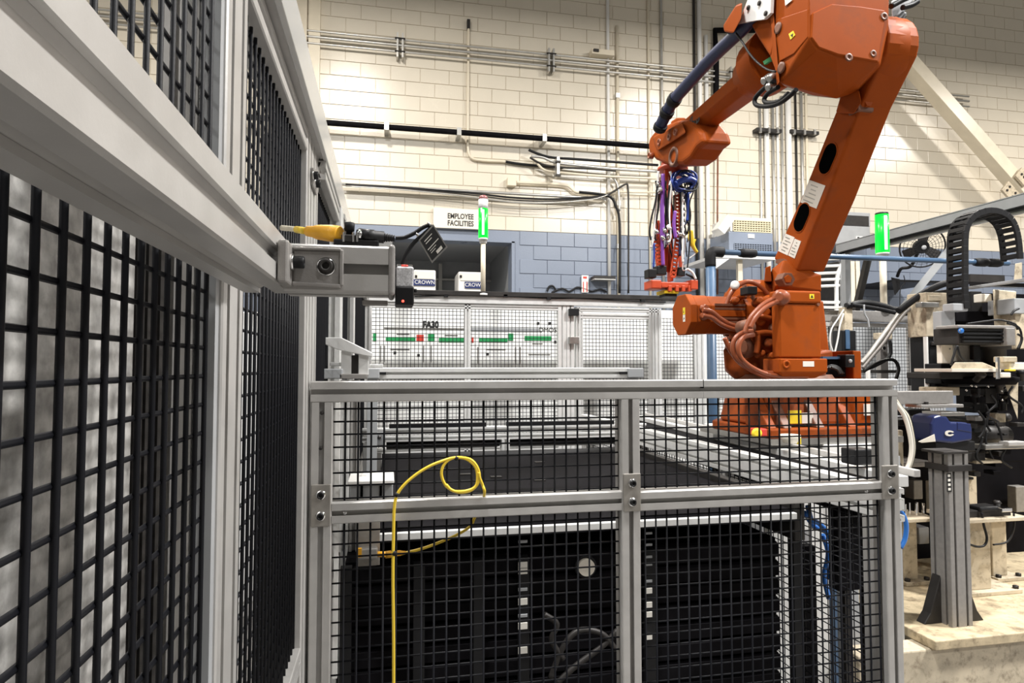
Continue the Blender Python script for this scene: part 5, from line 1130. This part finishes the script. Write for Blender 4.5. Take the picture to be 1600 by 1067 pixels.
# caged ladder behind the arm
LD = thing('ladder', 'white caged ladder behind the robot lower arm', 'ladder', at(1300, 470, Y=6.0))
MB().tube(path([(1330, 403), (1318, 411), (1310, 425), (1307, 445), (1307, 472), (1307, 600), (1307, 760)], Y=6.0) + [Vector((at(1307, 760, Y=6.0).x, 6.0, 0))], .022, n=8).build('side_rail', 'white', LD)
MB().tube(path([(1262, 403), (1262, 430), (1262, 472), (1262, 600), (1262, 760)], Y=6.0) + [Vector((at(1262, 760, Y=6.0).x, 6.0, 0))], .022, n=8).build('side_rail', 'white', LD)
for yy in (404, 415, 426, 436, 446, 472): MB().cyl(at(1264, yy+2, Y=6.0), at(1311, yy, Y=6.0), .016, 8).build('rung', 'white', LD)
for (x0_, x1_) in ((1330, 1336), (1338, 1344)): b = MB(); pbox(b, x0_, 408, x1_, 475, 6.1, .05); b.build('cage_bar', 'conduit_cream', LD)
t = thing('screen_panel', 'grey screen standing behind the shadowed mesh fence', 'panel', at(1370, 600, Y=4.9))
MB().box((at(1286, 540, Y=4.9).x, 4.9, .2), (at(1475, 540, Y=4.9).x, 4.94, at(1370, 508, Y=4.9).z)).build('panel', 'grey', t)
for px in (1290, 1465): q = at(px, 540, Y=4.93).x; MB().box((q, 4.94, 0), (q+.05, 5.0, 1.7)).build('leg', 'grey', t)
t = thing('dark_locker', 'dark tall locker standing behind the ladder', 'locker', at(1322, 470, Y=6.4))
MB().box((at(1311, 440, Y=6.4).x, 6.4, 0), (at(1333, 440, Y=6.4).x, 6.9, at(1320, 408, Y=6.4).z)).build('body', 'dark', t, bevel=.01); MB().box((at(1312, 440, Y=6.4).x, 6.385, .1), (at(1332, 440, Y=6.4).x, 6.4, at(1320, 411, Y=6.4).z)).build('door', 'grey', t)

# ------------------------------------------------------------------ the machine at the right
BZ = .57
MBs = thing('machine_platform', 'worn cream machine base slab at the lower right', 'machine base', (2.6, 2.2, 0))
cx = at(1461, 1002, Z=BZ)
MB().box((cx.x, cx.y, BZ-.035), (4.3, cx.y+1.5, BZ)).build('top_slab', 'cream_dirty', MBs, bevel=.004)
MB().box((cx.x-.30, cx.y+.02, .34), (4.3, cx.y+.11, BZ-.036)).build('front_apron', 'cream', MBs, bevel=.006)
MB().box((cx.x+.04, cx.y+.11, .34), (4.3, cx.y+1.6, BZ-.036)).build('lower_block', 'cream', MBs, bevel=.006)
MB().box((cx.x+.05, cx.y+.15, 0), (4.2, cx.y+1.5, .34)).build('plinth', 'dark', MBs)
# aluminium column with gusset feet
AC = thing('aluminium_column', 'worn aluminium column with dark gusset feet on the cream slab', 'column', at(1490, 982, Z=BZ))
c = at(1488, 972, Z=BZ); ztop = at(1488, 706, Y=c.y).z; w = .092
AC_o = MB().slot_profile((c.x, c.y, BZ), (c.x, c.y, ztop), w, w, up=(0,1,0)).build('column', 'cast', AC)
MB().prism([(c.x+w/2, c.y-.01, BZ), (c.x+w/2+.09, c.y-.01, BZ), (c.x+w/2+.06, c.y-.01, BZ+.04), (c.x+w/2, c.y-.01, BZ+.20)], (0, .04, 0)).build('gusset', 'dark', AC, bevel=.003)
MB().prism([(c.x-w/2, c.y+.0, BZ), (c.x-w/2-.08, c.y+.0, BZ), (c.x-w/2-.05, c.y, BZ+.04), (c.x-w/2, c.y+.0, BZ+.18)], (0, .04, 0)).build('gusset', 'dark', AC, bevel=.003)
MB().prism([(c.x-.02, c.y-w/2, BZ), (c.x-.02, c.y-w/2-.08, BZ), (c.x-.02, c.y-w/2, BZ+.16)], (.03, 0, 0)).build('gusset', 'dark', AC, bevel=.003) if False else None
lq = at(1483, 754, Y=c.y-w/2-.001); MB().box((lq.x-.010, c.y-w/2-.0018, lq.z-.035), (lq.x+.010, c.y-w/2, lq.z+.035)).build('label', 'ink', AC)
for k in range(4): MB().box((lq.x-.006, c.y-w/2-.0026, lq.z+.022-k*.017), (lq.x+.005, c.y-w/2-.001, lq.z+.031-k*.017)).build('label_mark', 'paper', AC)
zc_ = at(1488, 728, Y=c.y).z; MB().box((c.x-w/2-.008, c.y-w/2-.008, zc_-.012), (c.x+w/2+.008, c.y+w/2+.008, zc_+.012)).build('collar', 'dark', AC, bevel=.002)
MB().box((c.x-w/2-.03, c.y-w/2-.01, ztop), (c.x+w/2-.01, c.y+w/2, ztop+.010)).build('cap_plate', 'dark', AC, bevel=.002)
# cream pedestals
def pedestal(px0, px1, ytop, ybot, lab, tp0, tp1, d=.10, foot=None, cam_pad=True):
    q = at((px0+px1)/2, ybot, Z=BZ); x0 = at(px0, ybot, Y=q.y).x; x1 = at(px1, ybot, Y=q.y).x; zt_ = at((px0+px1)/2, ytop, Y=q.y).z
    t = thing('pedestal', lab, 'pedestal', (q.x, q.y, BZ), 'cream pedestals on the machine base')
    MB().box((x0, q.y, BZ+.018), (x1, q.y+d, zt_)).build('column', 'cream', t, bevel=.004)
    f0 = at(foot[0], ybot, Y=q.y).x; f1 = at(foot[1], ybot, Y=q.y).x
    MB().box((f0, q.y-.03, BZ), (f1, q.y+d+.04, BZ+.018)).build('foot_plate', 'cream', t, bevel=.003)
    for x in (f0+.02, f1-.02): MB().lathe((x, q.y-.015, BZ+.018), (0,0,1), [(0, .012), (.012, .012), (.014, .006)], 6).build('bolt', 'dark', t)
    a0 = at(tp0, ytop, Y=q.y).x; a1 = at(tp1, ytop, Y=q.y).x
    MB().box((a0, q.y-.05, zt_), (a1, q.y+d+.06, zt_+.016)).build('top_plate', 'cream', t, bevel=.002)
    MB().prism([(x0, q.y+.02, zt_), (a0+.01, q.y+.02, zt_), (x0, q.y+.02, zt_-.11)], (0, .03, 0)).build('gusset', 'cream', t)
    return t, q, zt_
p1, q1, z1 = pedestal(1514, 1550, 812, 928, 'stout cream pedestal with a wide top right of the aluminium column', 1496, 1590, foot=(1500, 1588))
p2, q2, z2 = pedestal(1413, 1435, 812, 912, 'slim cream pedestal carrying steel pins left of the aluminium column', 1404, 1452, .08, foot=(1408, 1450))
p3, q3, z3 = pedestal(1552, 1575, 808, 906, 'rear cream pedestal behind the stout one', 1548, 1580, .10, foot=(1550, 1592))
for k, px in enumerate((1412, 1424, 1429, 1436, 1440)):
    q = at(px, 808, Y=q2.y+.02); MB().cyl((q.x, q2.y+.01+.02*(k % 2), z2+.016), (q.x, q2.y+.01+.02*(k % 2), z2+.07), .006, 8).build('steel_pin', 'chrome', p2)
t = thing('clamp_fixture', 'dark clamp fixture with a cable on the stout pedestal', 'fixture', (q1.x, q1.y, z1+.016))
b = MB(); pbox(b, 1500, 797, 1580, 808, q1.y-.02, .12); b.build('bed', 'dark', t, bevel=.003); b = MB(); pbox(b, 1532, 792, 1564, 800, q1.y-.03, .06); b.build('cylinder', 'black', t, bevel=.008)
for px in (1508, 1558): MB().lathe(at(px, 798, Y=q1.y), (0,0,1), [(0, .014), (.03, .012), (.035, .018), (.045, .010)], 12).build('pin', 'dark', t)
MB().tube(path([(1534, 801), (1537, 820), (1542, 840), (1538, 852), (1526, 854), (1514, 850)], Y=q1.y-.03), .005, n=8).build('cable', 'black', t)
MB().tube(path([(1584, 802), (1584, 825), (1574, 846), (1552, 851)], Y=q1.y-.03), .004, n=8).build('cable', 'black', t)
b = MB(); pbox(b, 1566, 794, 1582, 800, q1.y-.05, .06); b.build('lever', 'chrome', t, bevel=.002)
# blue drive unit
BD = thing('drive_unit', 'navy blue rounded drive unit with a white C logo above the column', 'motor', at(1490, 700, Y=2.35))
YD = 2.35
pr = [(1456, 690), (1455, 662), (1460, 651), (1470, 648), (1480, 650), (1486, 659), (1512, 660), (1520, 668), (1520, 688), (1490, 693)]
MB().prism([at(*p, Y=YD) for p in pr], (0, .12, 0)).build('housing', 'navy', BD, bevel=.010, seg=3)
MB().prism([at(*p, Y=YD-.002) for p in ((1496, 660), (1517, 662), (1519, 676), (1496, 672))], (0, .01, 0)).build('side_panel', 'navy', BD, bevel=.003)
c = at(1484, 677, Y=YD-.004); ring = []
n = 28; outer = [c + Vector((.024*math.cos(a), 0, .0125*math.sin(a))) for a in [math.radians(25+310*i/n) for i in range(n+1)]]
inner = [c + Vector((.003+.013*math.cos(a), 0, .0055*math.sin(a))) for a in [math.radians(335-310*i/n) for i in range(n+1)]]
vs = outer + inner[::-1]; m_ = n+1
MB().add([v for v in vs] + [v + Vector((0,.003,0)) for v in vs], [(i, i+1, m_+i+1, m_+i) for i in range(n)] + [(2*m_+i, 3*m_+i, 3*m_+i+1, 2*m_+i+1) for i in range(n)] + [(i, 2*m_+i, 2*m_+i+1, i+1) for i in range(n)]).build('logo', 'paper', BD)
b = MB(); pbox(b, 1470, 644, 1508, 650, YD, .10); b.build('top_plate', 'steel', BD, bevel=.002); b = MB(); pbox(b, 1462, 690, 1524, 706, YD+.01, .12); b.build('base', 'black', BD, bevel=.004)
hull([at(p[0], p[1], Y=y) for y in (2.3, 2.4) for p in ((1434, 690), (1460, 678), (1462, 690), (1440, 692))], 'wedge', 'sign', BD, .002)
t = thing('steel_arm', 'long dull steel bar reaching right from behind the front fence post', 'bar', at(1450, 628, Y=2.1))
b = MB(); pbox(b, 1396, 611, 1490, 631, 2.10, .03); b.build('bar', 'cast', t, bevel=.003); b = MB(); pbox(b, 1440, 632, 1506, 637, 2.08, .08); b.build('shelf', 'cast', t, bevel=.002)
b = MB(); pbox(b, 1447, 628, 1451, 634, 2.09, .02); b.build('bolt', 'dark', t)
t = thing('hose_bundle', 'bundle of pale looped hoses hanging beside the right fence post', 'hose', at(1412, 690, Y=2.1))
for k in range(4): MB().tube(path([(1396+k, 626-k), (1404+k, 636), (1413+k*2, 650), (1420+k*1.6, 672), (1424+k*1.3, 700), (1420+k, 725), (1411+k, 738), (1403, 735-k*4)], Y=2.075+.012*k), .008, n=8).build('hose', ('sign', 'conduit', 'pale_cable', 'black')[k], t)
b = MB(); pbox(b, 1404, 672, 1412, 735, 2.14, .04); b.build('sleeve', 'cream', t, bevel=.004)
conduit('blue air hose bowing out beside the right fence post', path([(1404, 795), (1412, 806), (1416, 822), (1414, 842), (1407, 856)], Y=1.7), .007, 'blue_air', name='air_hose', group=None, cat='hose')

# main machine: columns, black slide, tooling
MC = thing('assembly_machine', 'dark assembly machine with cream columns filling the right edge', 'machine', (3.0, 2.9, BZ))
def mp(x0, y0, x1, y1, Y, d, m, name, bevel=.004): b = MB(); pbox(b, x0, y0, x1, y1, Y, d); return b.build(name, m, MC, bevel=bevel)
mp(1447, 457, 1481, 526, 2.75, .12, 'cream', 'column'); mp(1452, 461, 1473, 470, 2.738, .02, 'cream', 'column_rim'); mp(1440, 472, 1468, 480, 2.72, .04, 'steel', 'clamp_bar')
mp(1449, 526, 1451.5, 640, 2.74, .02, 'white', 'edge_strip', 0); mp(1452, 526, 1471, 615, 2.76, .12, 'black', 'side_panel')
for yy in (537, 576): mp(1457, yy-3, 1471, yy+3, 2.75, .02, 'dark', 'handle')
mp(1471, 486, 1493, 532, 2.60, .05, 'grey', 'cover_plate'); mp(1471, 510, 1489, 568, 2.59, .03, 'sign', 'guard_plate')
for p in ((1484, 514), (1484, 527), (1484, 545)): MB().lathe(at(*p, Y=2.589), (0,-1,0), [(0, .004), (.003, .004)], 8).build('screw', 'steel', MC)
mp(1481, 452, 1497, 486, 2.8, .2, 'black', 'slide_block'); mp(1489, 474, 1513, 486, 2.55, .06, 'grey', 'chain_bracket')
mp(1493, 486, 1552, 503, 2.9, .3, 'black_paint', 'rear_block'); mp(1518, 455, 1535, 500, 2.95, .2, 'black', 'motor'); mp(1534, 459, 1550, 472, 2.85, .05, 'sign', 'label_plate')
hull([at(p[0], p[1], Y=y) for y in (2.8, 2.95) for p in ((1551, 452), (1588, 455), (1586, 478), (1578, 500), (1553, 500))], 'green_tinted_column', 'cream', MC, .006)
mp(1585, 466, 1602, 490, 2.7, .15, 'grey', 'gear_case'); mp(1587, 488, 1604, 545, 2.72, .12, 'cream', 'column')
mp(1496, 508, 1588, 513, 2.45, .12, 'cast', 'slide_cover'); mp(1498, 512, 1575, 538, 2.47, .14, 'dark', 'linear_slide')
for k in range(4): mp(1506, 514+k*6, 1572, 517+k*6, 2.455, .02, 'black', 'slide_rib', .001)
MB().lathe(at(1500, 517, Y=2.45), (0,-1,0), [(0, .012), (.01, .012), (.012, .005)], 12).build('lamp', 'blue_air', MC); MB().lathe(at(1499.5, 516.5, Y=2.43), (0,-1,0), [(0, .004), (.004, .002)], 8).build('lamp_glint', 'chrome', MC)  # chrome bead added as the glint on the blue lamp
mp(1573, 512, 1587, 540, 2.44, .14, 'cast', 'end_plate'); mp(1495, 538, 1521, 565, 2.6, .05, 'plate', 'back_plate')
MB().lathe(at(1552, 578, Y=2.6), (0,0,1), [(0, .055), (.10, .055), (.102, .075), (.14, .075)], 24).build('press_head', 'dark', MC); mp(1521, 540, 1532, 562, 2.58, .06, 'black', 'block')
hull([at(p[0], p[1], Y=y) for y in (2.35, 2.55) for p in ((1486, 574), (1492, 566), (1535, 566), (1535, 575), (1560, 576), (1560, 580), (1486, 581))], 'tool_tray', 'cream', MC, .003)
mp(1487, 576, 1564, 581, 2.32, .2, 'sign', 'tray_lip', .001)
MB().lathe(at(1530, 600, Y=2.55), (0,0,1), [(0, .14), (.02, .155), (.035, .155), (.04, .10)], 32).build('index_table', 'black_paint', MC)
mp(1470, 582, 1580, 592, 2.5, .2, 'dark', 'table_ring'); mp(1463, 605, 1500, 618, 2.5, .1, 'cream', 'stub_bracket')
mp(1559, 558, 1562.5, 592, 2.3, .01, 'chrome', 'rod', 0); mp(1568, 557, 1590, 566, 2.35, .05, 'cream', 'sensor_block'); mp(1578, 566, 1604, 578, 2.36, .06, 'sign', 'sensor_block'); mp(1565, 582, 1580, 590, 2.3, .04, 'sign', 'label_plate'); mp(1578, 577, 1588, 580, 2.34, .03, 'yellow_print', 'yellow_strip')
hull([at(p[0], p[1], Y=y) for y in (2.45, 2.47) for p in ((1570, 600), (1591, 594), (1590, 655), (1585, 632))], 'gusset', 'cream', MC, .002)
mp(1522, 606, 1540, 645, 2.55, .1, 'black', 'spindle'); mp(1540, 606, 1558, 630, 2.5, .1, 'dark', 'sensor_head'); mp(1558, 600, 1604, 700, 2.75, .1, 'black_paint', 'rear_black_panel')
for p in ((1509, 610), (1524, 604), (1517, 603), (1543, 604), (1564, 611), (1565, 625)): MB().lathe(at(*p, Y=2.4), (0,-1,.3), [(0, .005), (.006, .005), (.007, .002)], 8).build('screw', 'chrome', MC)
mp(1516, 656, 1572, 690, 2.55, .2, 'dark', 'motor_body'); mp(1556, 646, 1572, 660, 2.5, .05, 'cream', 'tag_plate'); mp(1524, 650, 1536, 658, 2.5, .05, 'cast', 'clamp')
MB().cyl(at(1520, 678, Y=2.5), at(1570, 680, Y=2.5), .045, 20).build('motor_drum', 'dark', MC)
mp(1530, 690, 1590, 700, 2.5, .2, 'black', 'bed'); mp(1500, 707, 1540, 722, 2.42, .12, 'dark', 'bed_block'); mp(1526, 720, 1566, 724, 2.4, .12, 'cream', 'bed_strip', .001); mp(1540, 694, 1604, 702, 2.38, .06, 'steel', 'arm')
mp(1576, 690, 1604, 697, 2.36, .05, 'alu', 'arm'); mp(1530, 700, 1604, 722, 2.5, .2, 'black_paint', 'bed_front')
mp(1400, 722, 1460, 730, 2.6, .2, 'cast', 'shelf'); mp(1420, 640, 1455, 650, 2.7, .1, 'black', 'beam'); mp(1405, 655, 1456, 668, 2.8, .1, 'dark', 'beam')
mp(1496, 744, 1527, 800, 2.75, .05, 'cream', 'fixture_plate'); mp(1500, 746, 1522, 750, 2.74, .02, 'black', 'clamp_bar')
mp(1588, 760, 1606, 800, 2.7, .05, 'plate', 'fixture_plate'); MB().box((1.97, 2.78, BZ), (4.2, 3.3, 1.25)).build('rear_skirt', 'black_paint', MC, bevel=.004); mp(1440, 700, 1604, 760, 3.0, .4, 'black_paint', 'rear_skirt')
random.seed(11)
for k in range(34):
    px = random.uniform(1505, 1598); py = random.uniform(592, 738); w_ = random.uniform(4, 14); h_ = random.uniform(3, 10); Yk_ = random.uniform(2.42, 2.6)
    m_ = random.choice(('black', 'dark', 'black', 'black_paint', 'rubber', 'dark', 'plate'))
    if k % 3: mp(px, py, px+w_, py+h_, Yk_, random.uniform(.03, .08), m_, 'tool_block', .002)
    else: MB().lathe(at(px, py, Y=Yk_), (0, random.choice((0, -1)), 1 if k % 2 else .2), [(0, .014), (.03, .014), (.032, .02), (.05, .02), (.055, .008)], 12).build('tool_pin', m_, MC)
for k in range(8):
    x_ = random.uniform(1520, 1590); y_ = random.uniform(600, 690); MB().tube(path([(x_, y_), (x_+random.uniform(-8, 12), y_+14), (x_+random.uniform(-14, 14), y_+30), (x_+random.uniform(-10, 18), y_+42)], Y=2.4), .005, n=6).build('lead', 'black', MC)
mp(1428, 750, 1442, 780, 2.7, .06, 'cast', 'valve_box'); mp(1454, 752, 1459, 800, 2.72, .03, 'sign', 'strip'); mp(1436, 824, 1452, 850, 2.65, .1, 'grey', 'foot_block')
for pts_ in ([(1574, 505), (1592, 512), (1596, 530), (1590, 545)], [(1510, 506), (1540, 502), (1562, 500), (1585, 506), (1590, 515)], [(1495, 540), (1490, 556), (1486, 570)], [(1496, 540), (1500, 556), (1508, 565)], [(1494, 568), (1500, 573), (1512, 570)], [(1592, 545), (1597, 528), (1590, 522)], [(1584, 560), (1592, 572), (1600, 576)], [(1580, 492), (1584, 486), (1592, 482)]):
    MB().tube(path(pts_, Y=2.4), .005, n=6).build('lead', 'black', MC)
mp(1492, 458, 1606, 612, 3.15, .3, 'black_paint', 'rear_black_panel'); mp(1480, 590, 1606, 604, 2.7, .25, 'black', 'underside'); mp(1471, 568, 1488, 600, 2.65, .1, 'black', 'bracket')  # the wide rear piece is a black backdrop added to darken behind the machine
# cable carrier chain
CC = thing('cable_carrier', 'black cable carrier chain arching over the machine', 'cable carrier', at(1502, 480, Y=2.6))
YA = 2.55
ctr = [(1510, 482), (1508, 455), (1508, 430), (1508, 405), (1508, 380), (1509, 362), (1514, 347), (1524, 336), (1538, 330), (1553, 329), (1568, 333), (1580, 342), (1587, 355), (1591, 372), (1593, 390), (1594, 405)]
cp_ = smooth_path([at(*p, Y=YA) for p in ctr], 3)
def resample(P, step):
    out = [P[0]]; acc = 0
    for i in range(1, len(P)):
        seg = (P[i]-P[i-1]).length; s0 = 0
        while acc + seg - s0 >= step:
            s0 += step-acc; out.append(P[i-1] + (P[i]-P[i-1])*(s0/seg)); acc = 0
        acc += seg - s0
    return out
lk = resample(cp_, .034)
wid = .085
for i in range(len(lk)-1):
    a, b_ = lk[i], lk[i+1]; t_ = (b_-a).normalized(); nrm = Vector((0,1,0)).cross(t_).normalized(); mid = (a+b_)/2
    g = MB()
    for yy in (0, wid): g.obox(mid + Vector((0, yy, 0)), t_*.0175, Vector((0,.006,0)), nrm*.015)
    g.obox(mid + Vector((0, wid/2, 0)) + nrm*.013, t_*.011, Vector((0, wid/2, 0)), nrm*.002); g.obox(mid + Vector((0, wid/2, 0)) - nrm*.013, t_*.011, Vector((0, wid/2, 0)), nrm*.002)
    g.build('link', 'black', CC, bevel=.0015)
hull([at(p[0], p[1], Y=y) for y in (YA-.01, YA+.1) for p in ((1586, 412), (1597, 410), (1597, 440), (1584, 440))], 'end_bracket', 'cream', CC, .002)
t = thing('carrier_rail', 'flat grey rail under the cable carrier end', 'rail', at(1560, 445, Y=2.6))
MB().bar(at(1515, 450, Y=2.7), at(1604, 437, Y=2.45), .03, .014).build('rail', 'grey', t, bevel=.002); MB().bar(at(1515, 444, Y=2.9), at(1604, 446, Y=2.7), .02, .02).build('rod', 'black', t)
b = MB(); pbox(b, 1516, 429, 1570, 441, 3.1, .1); b.build('grille', 'dark', t)
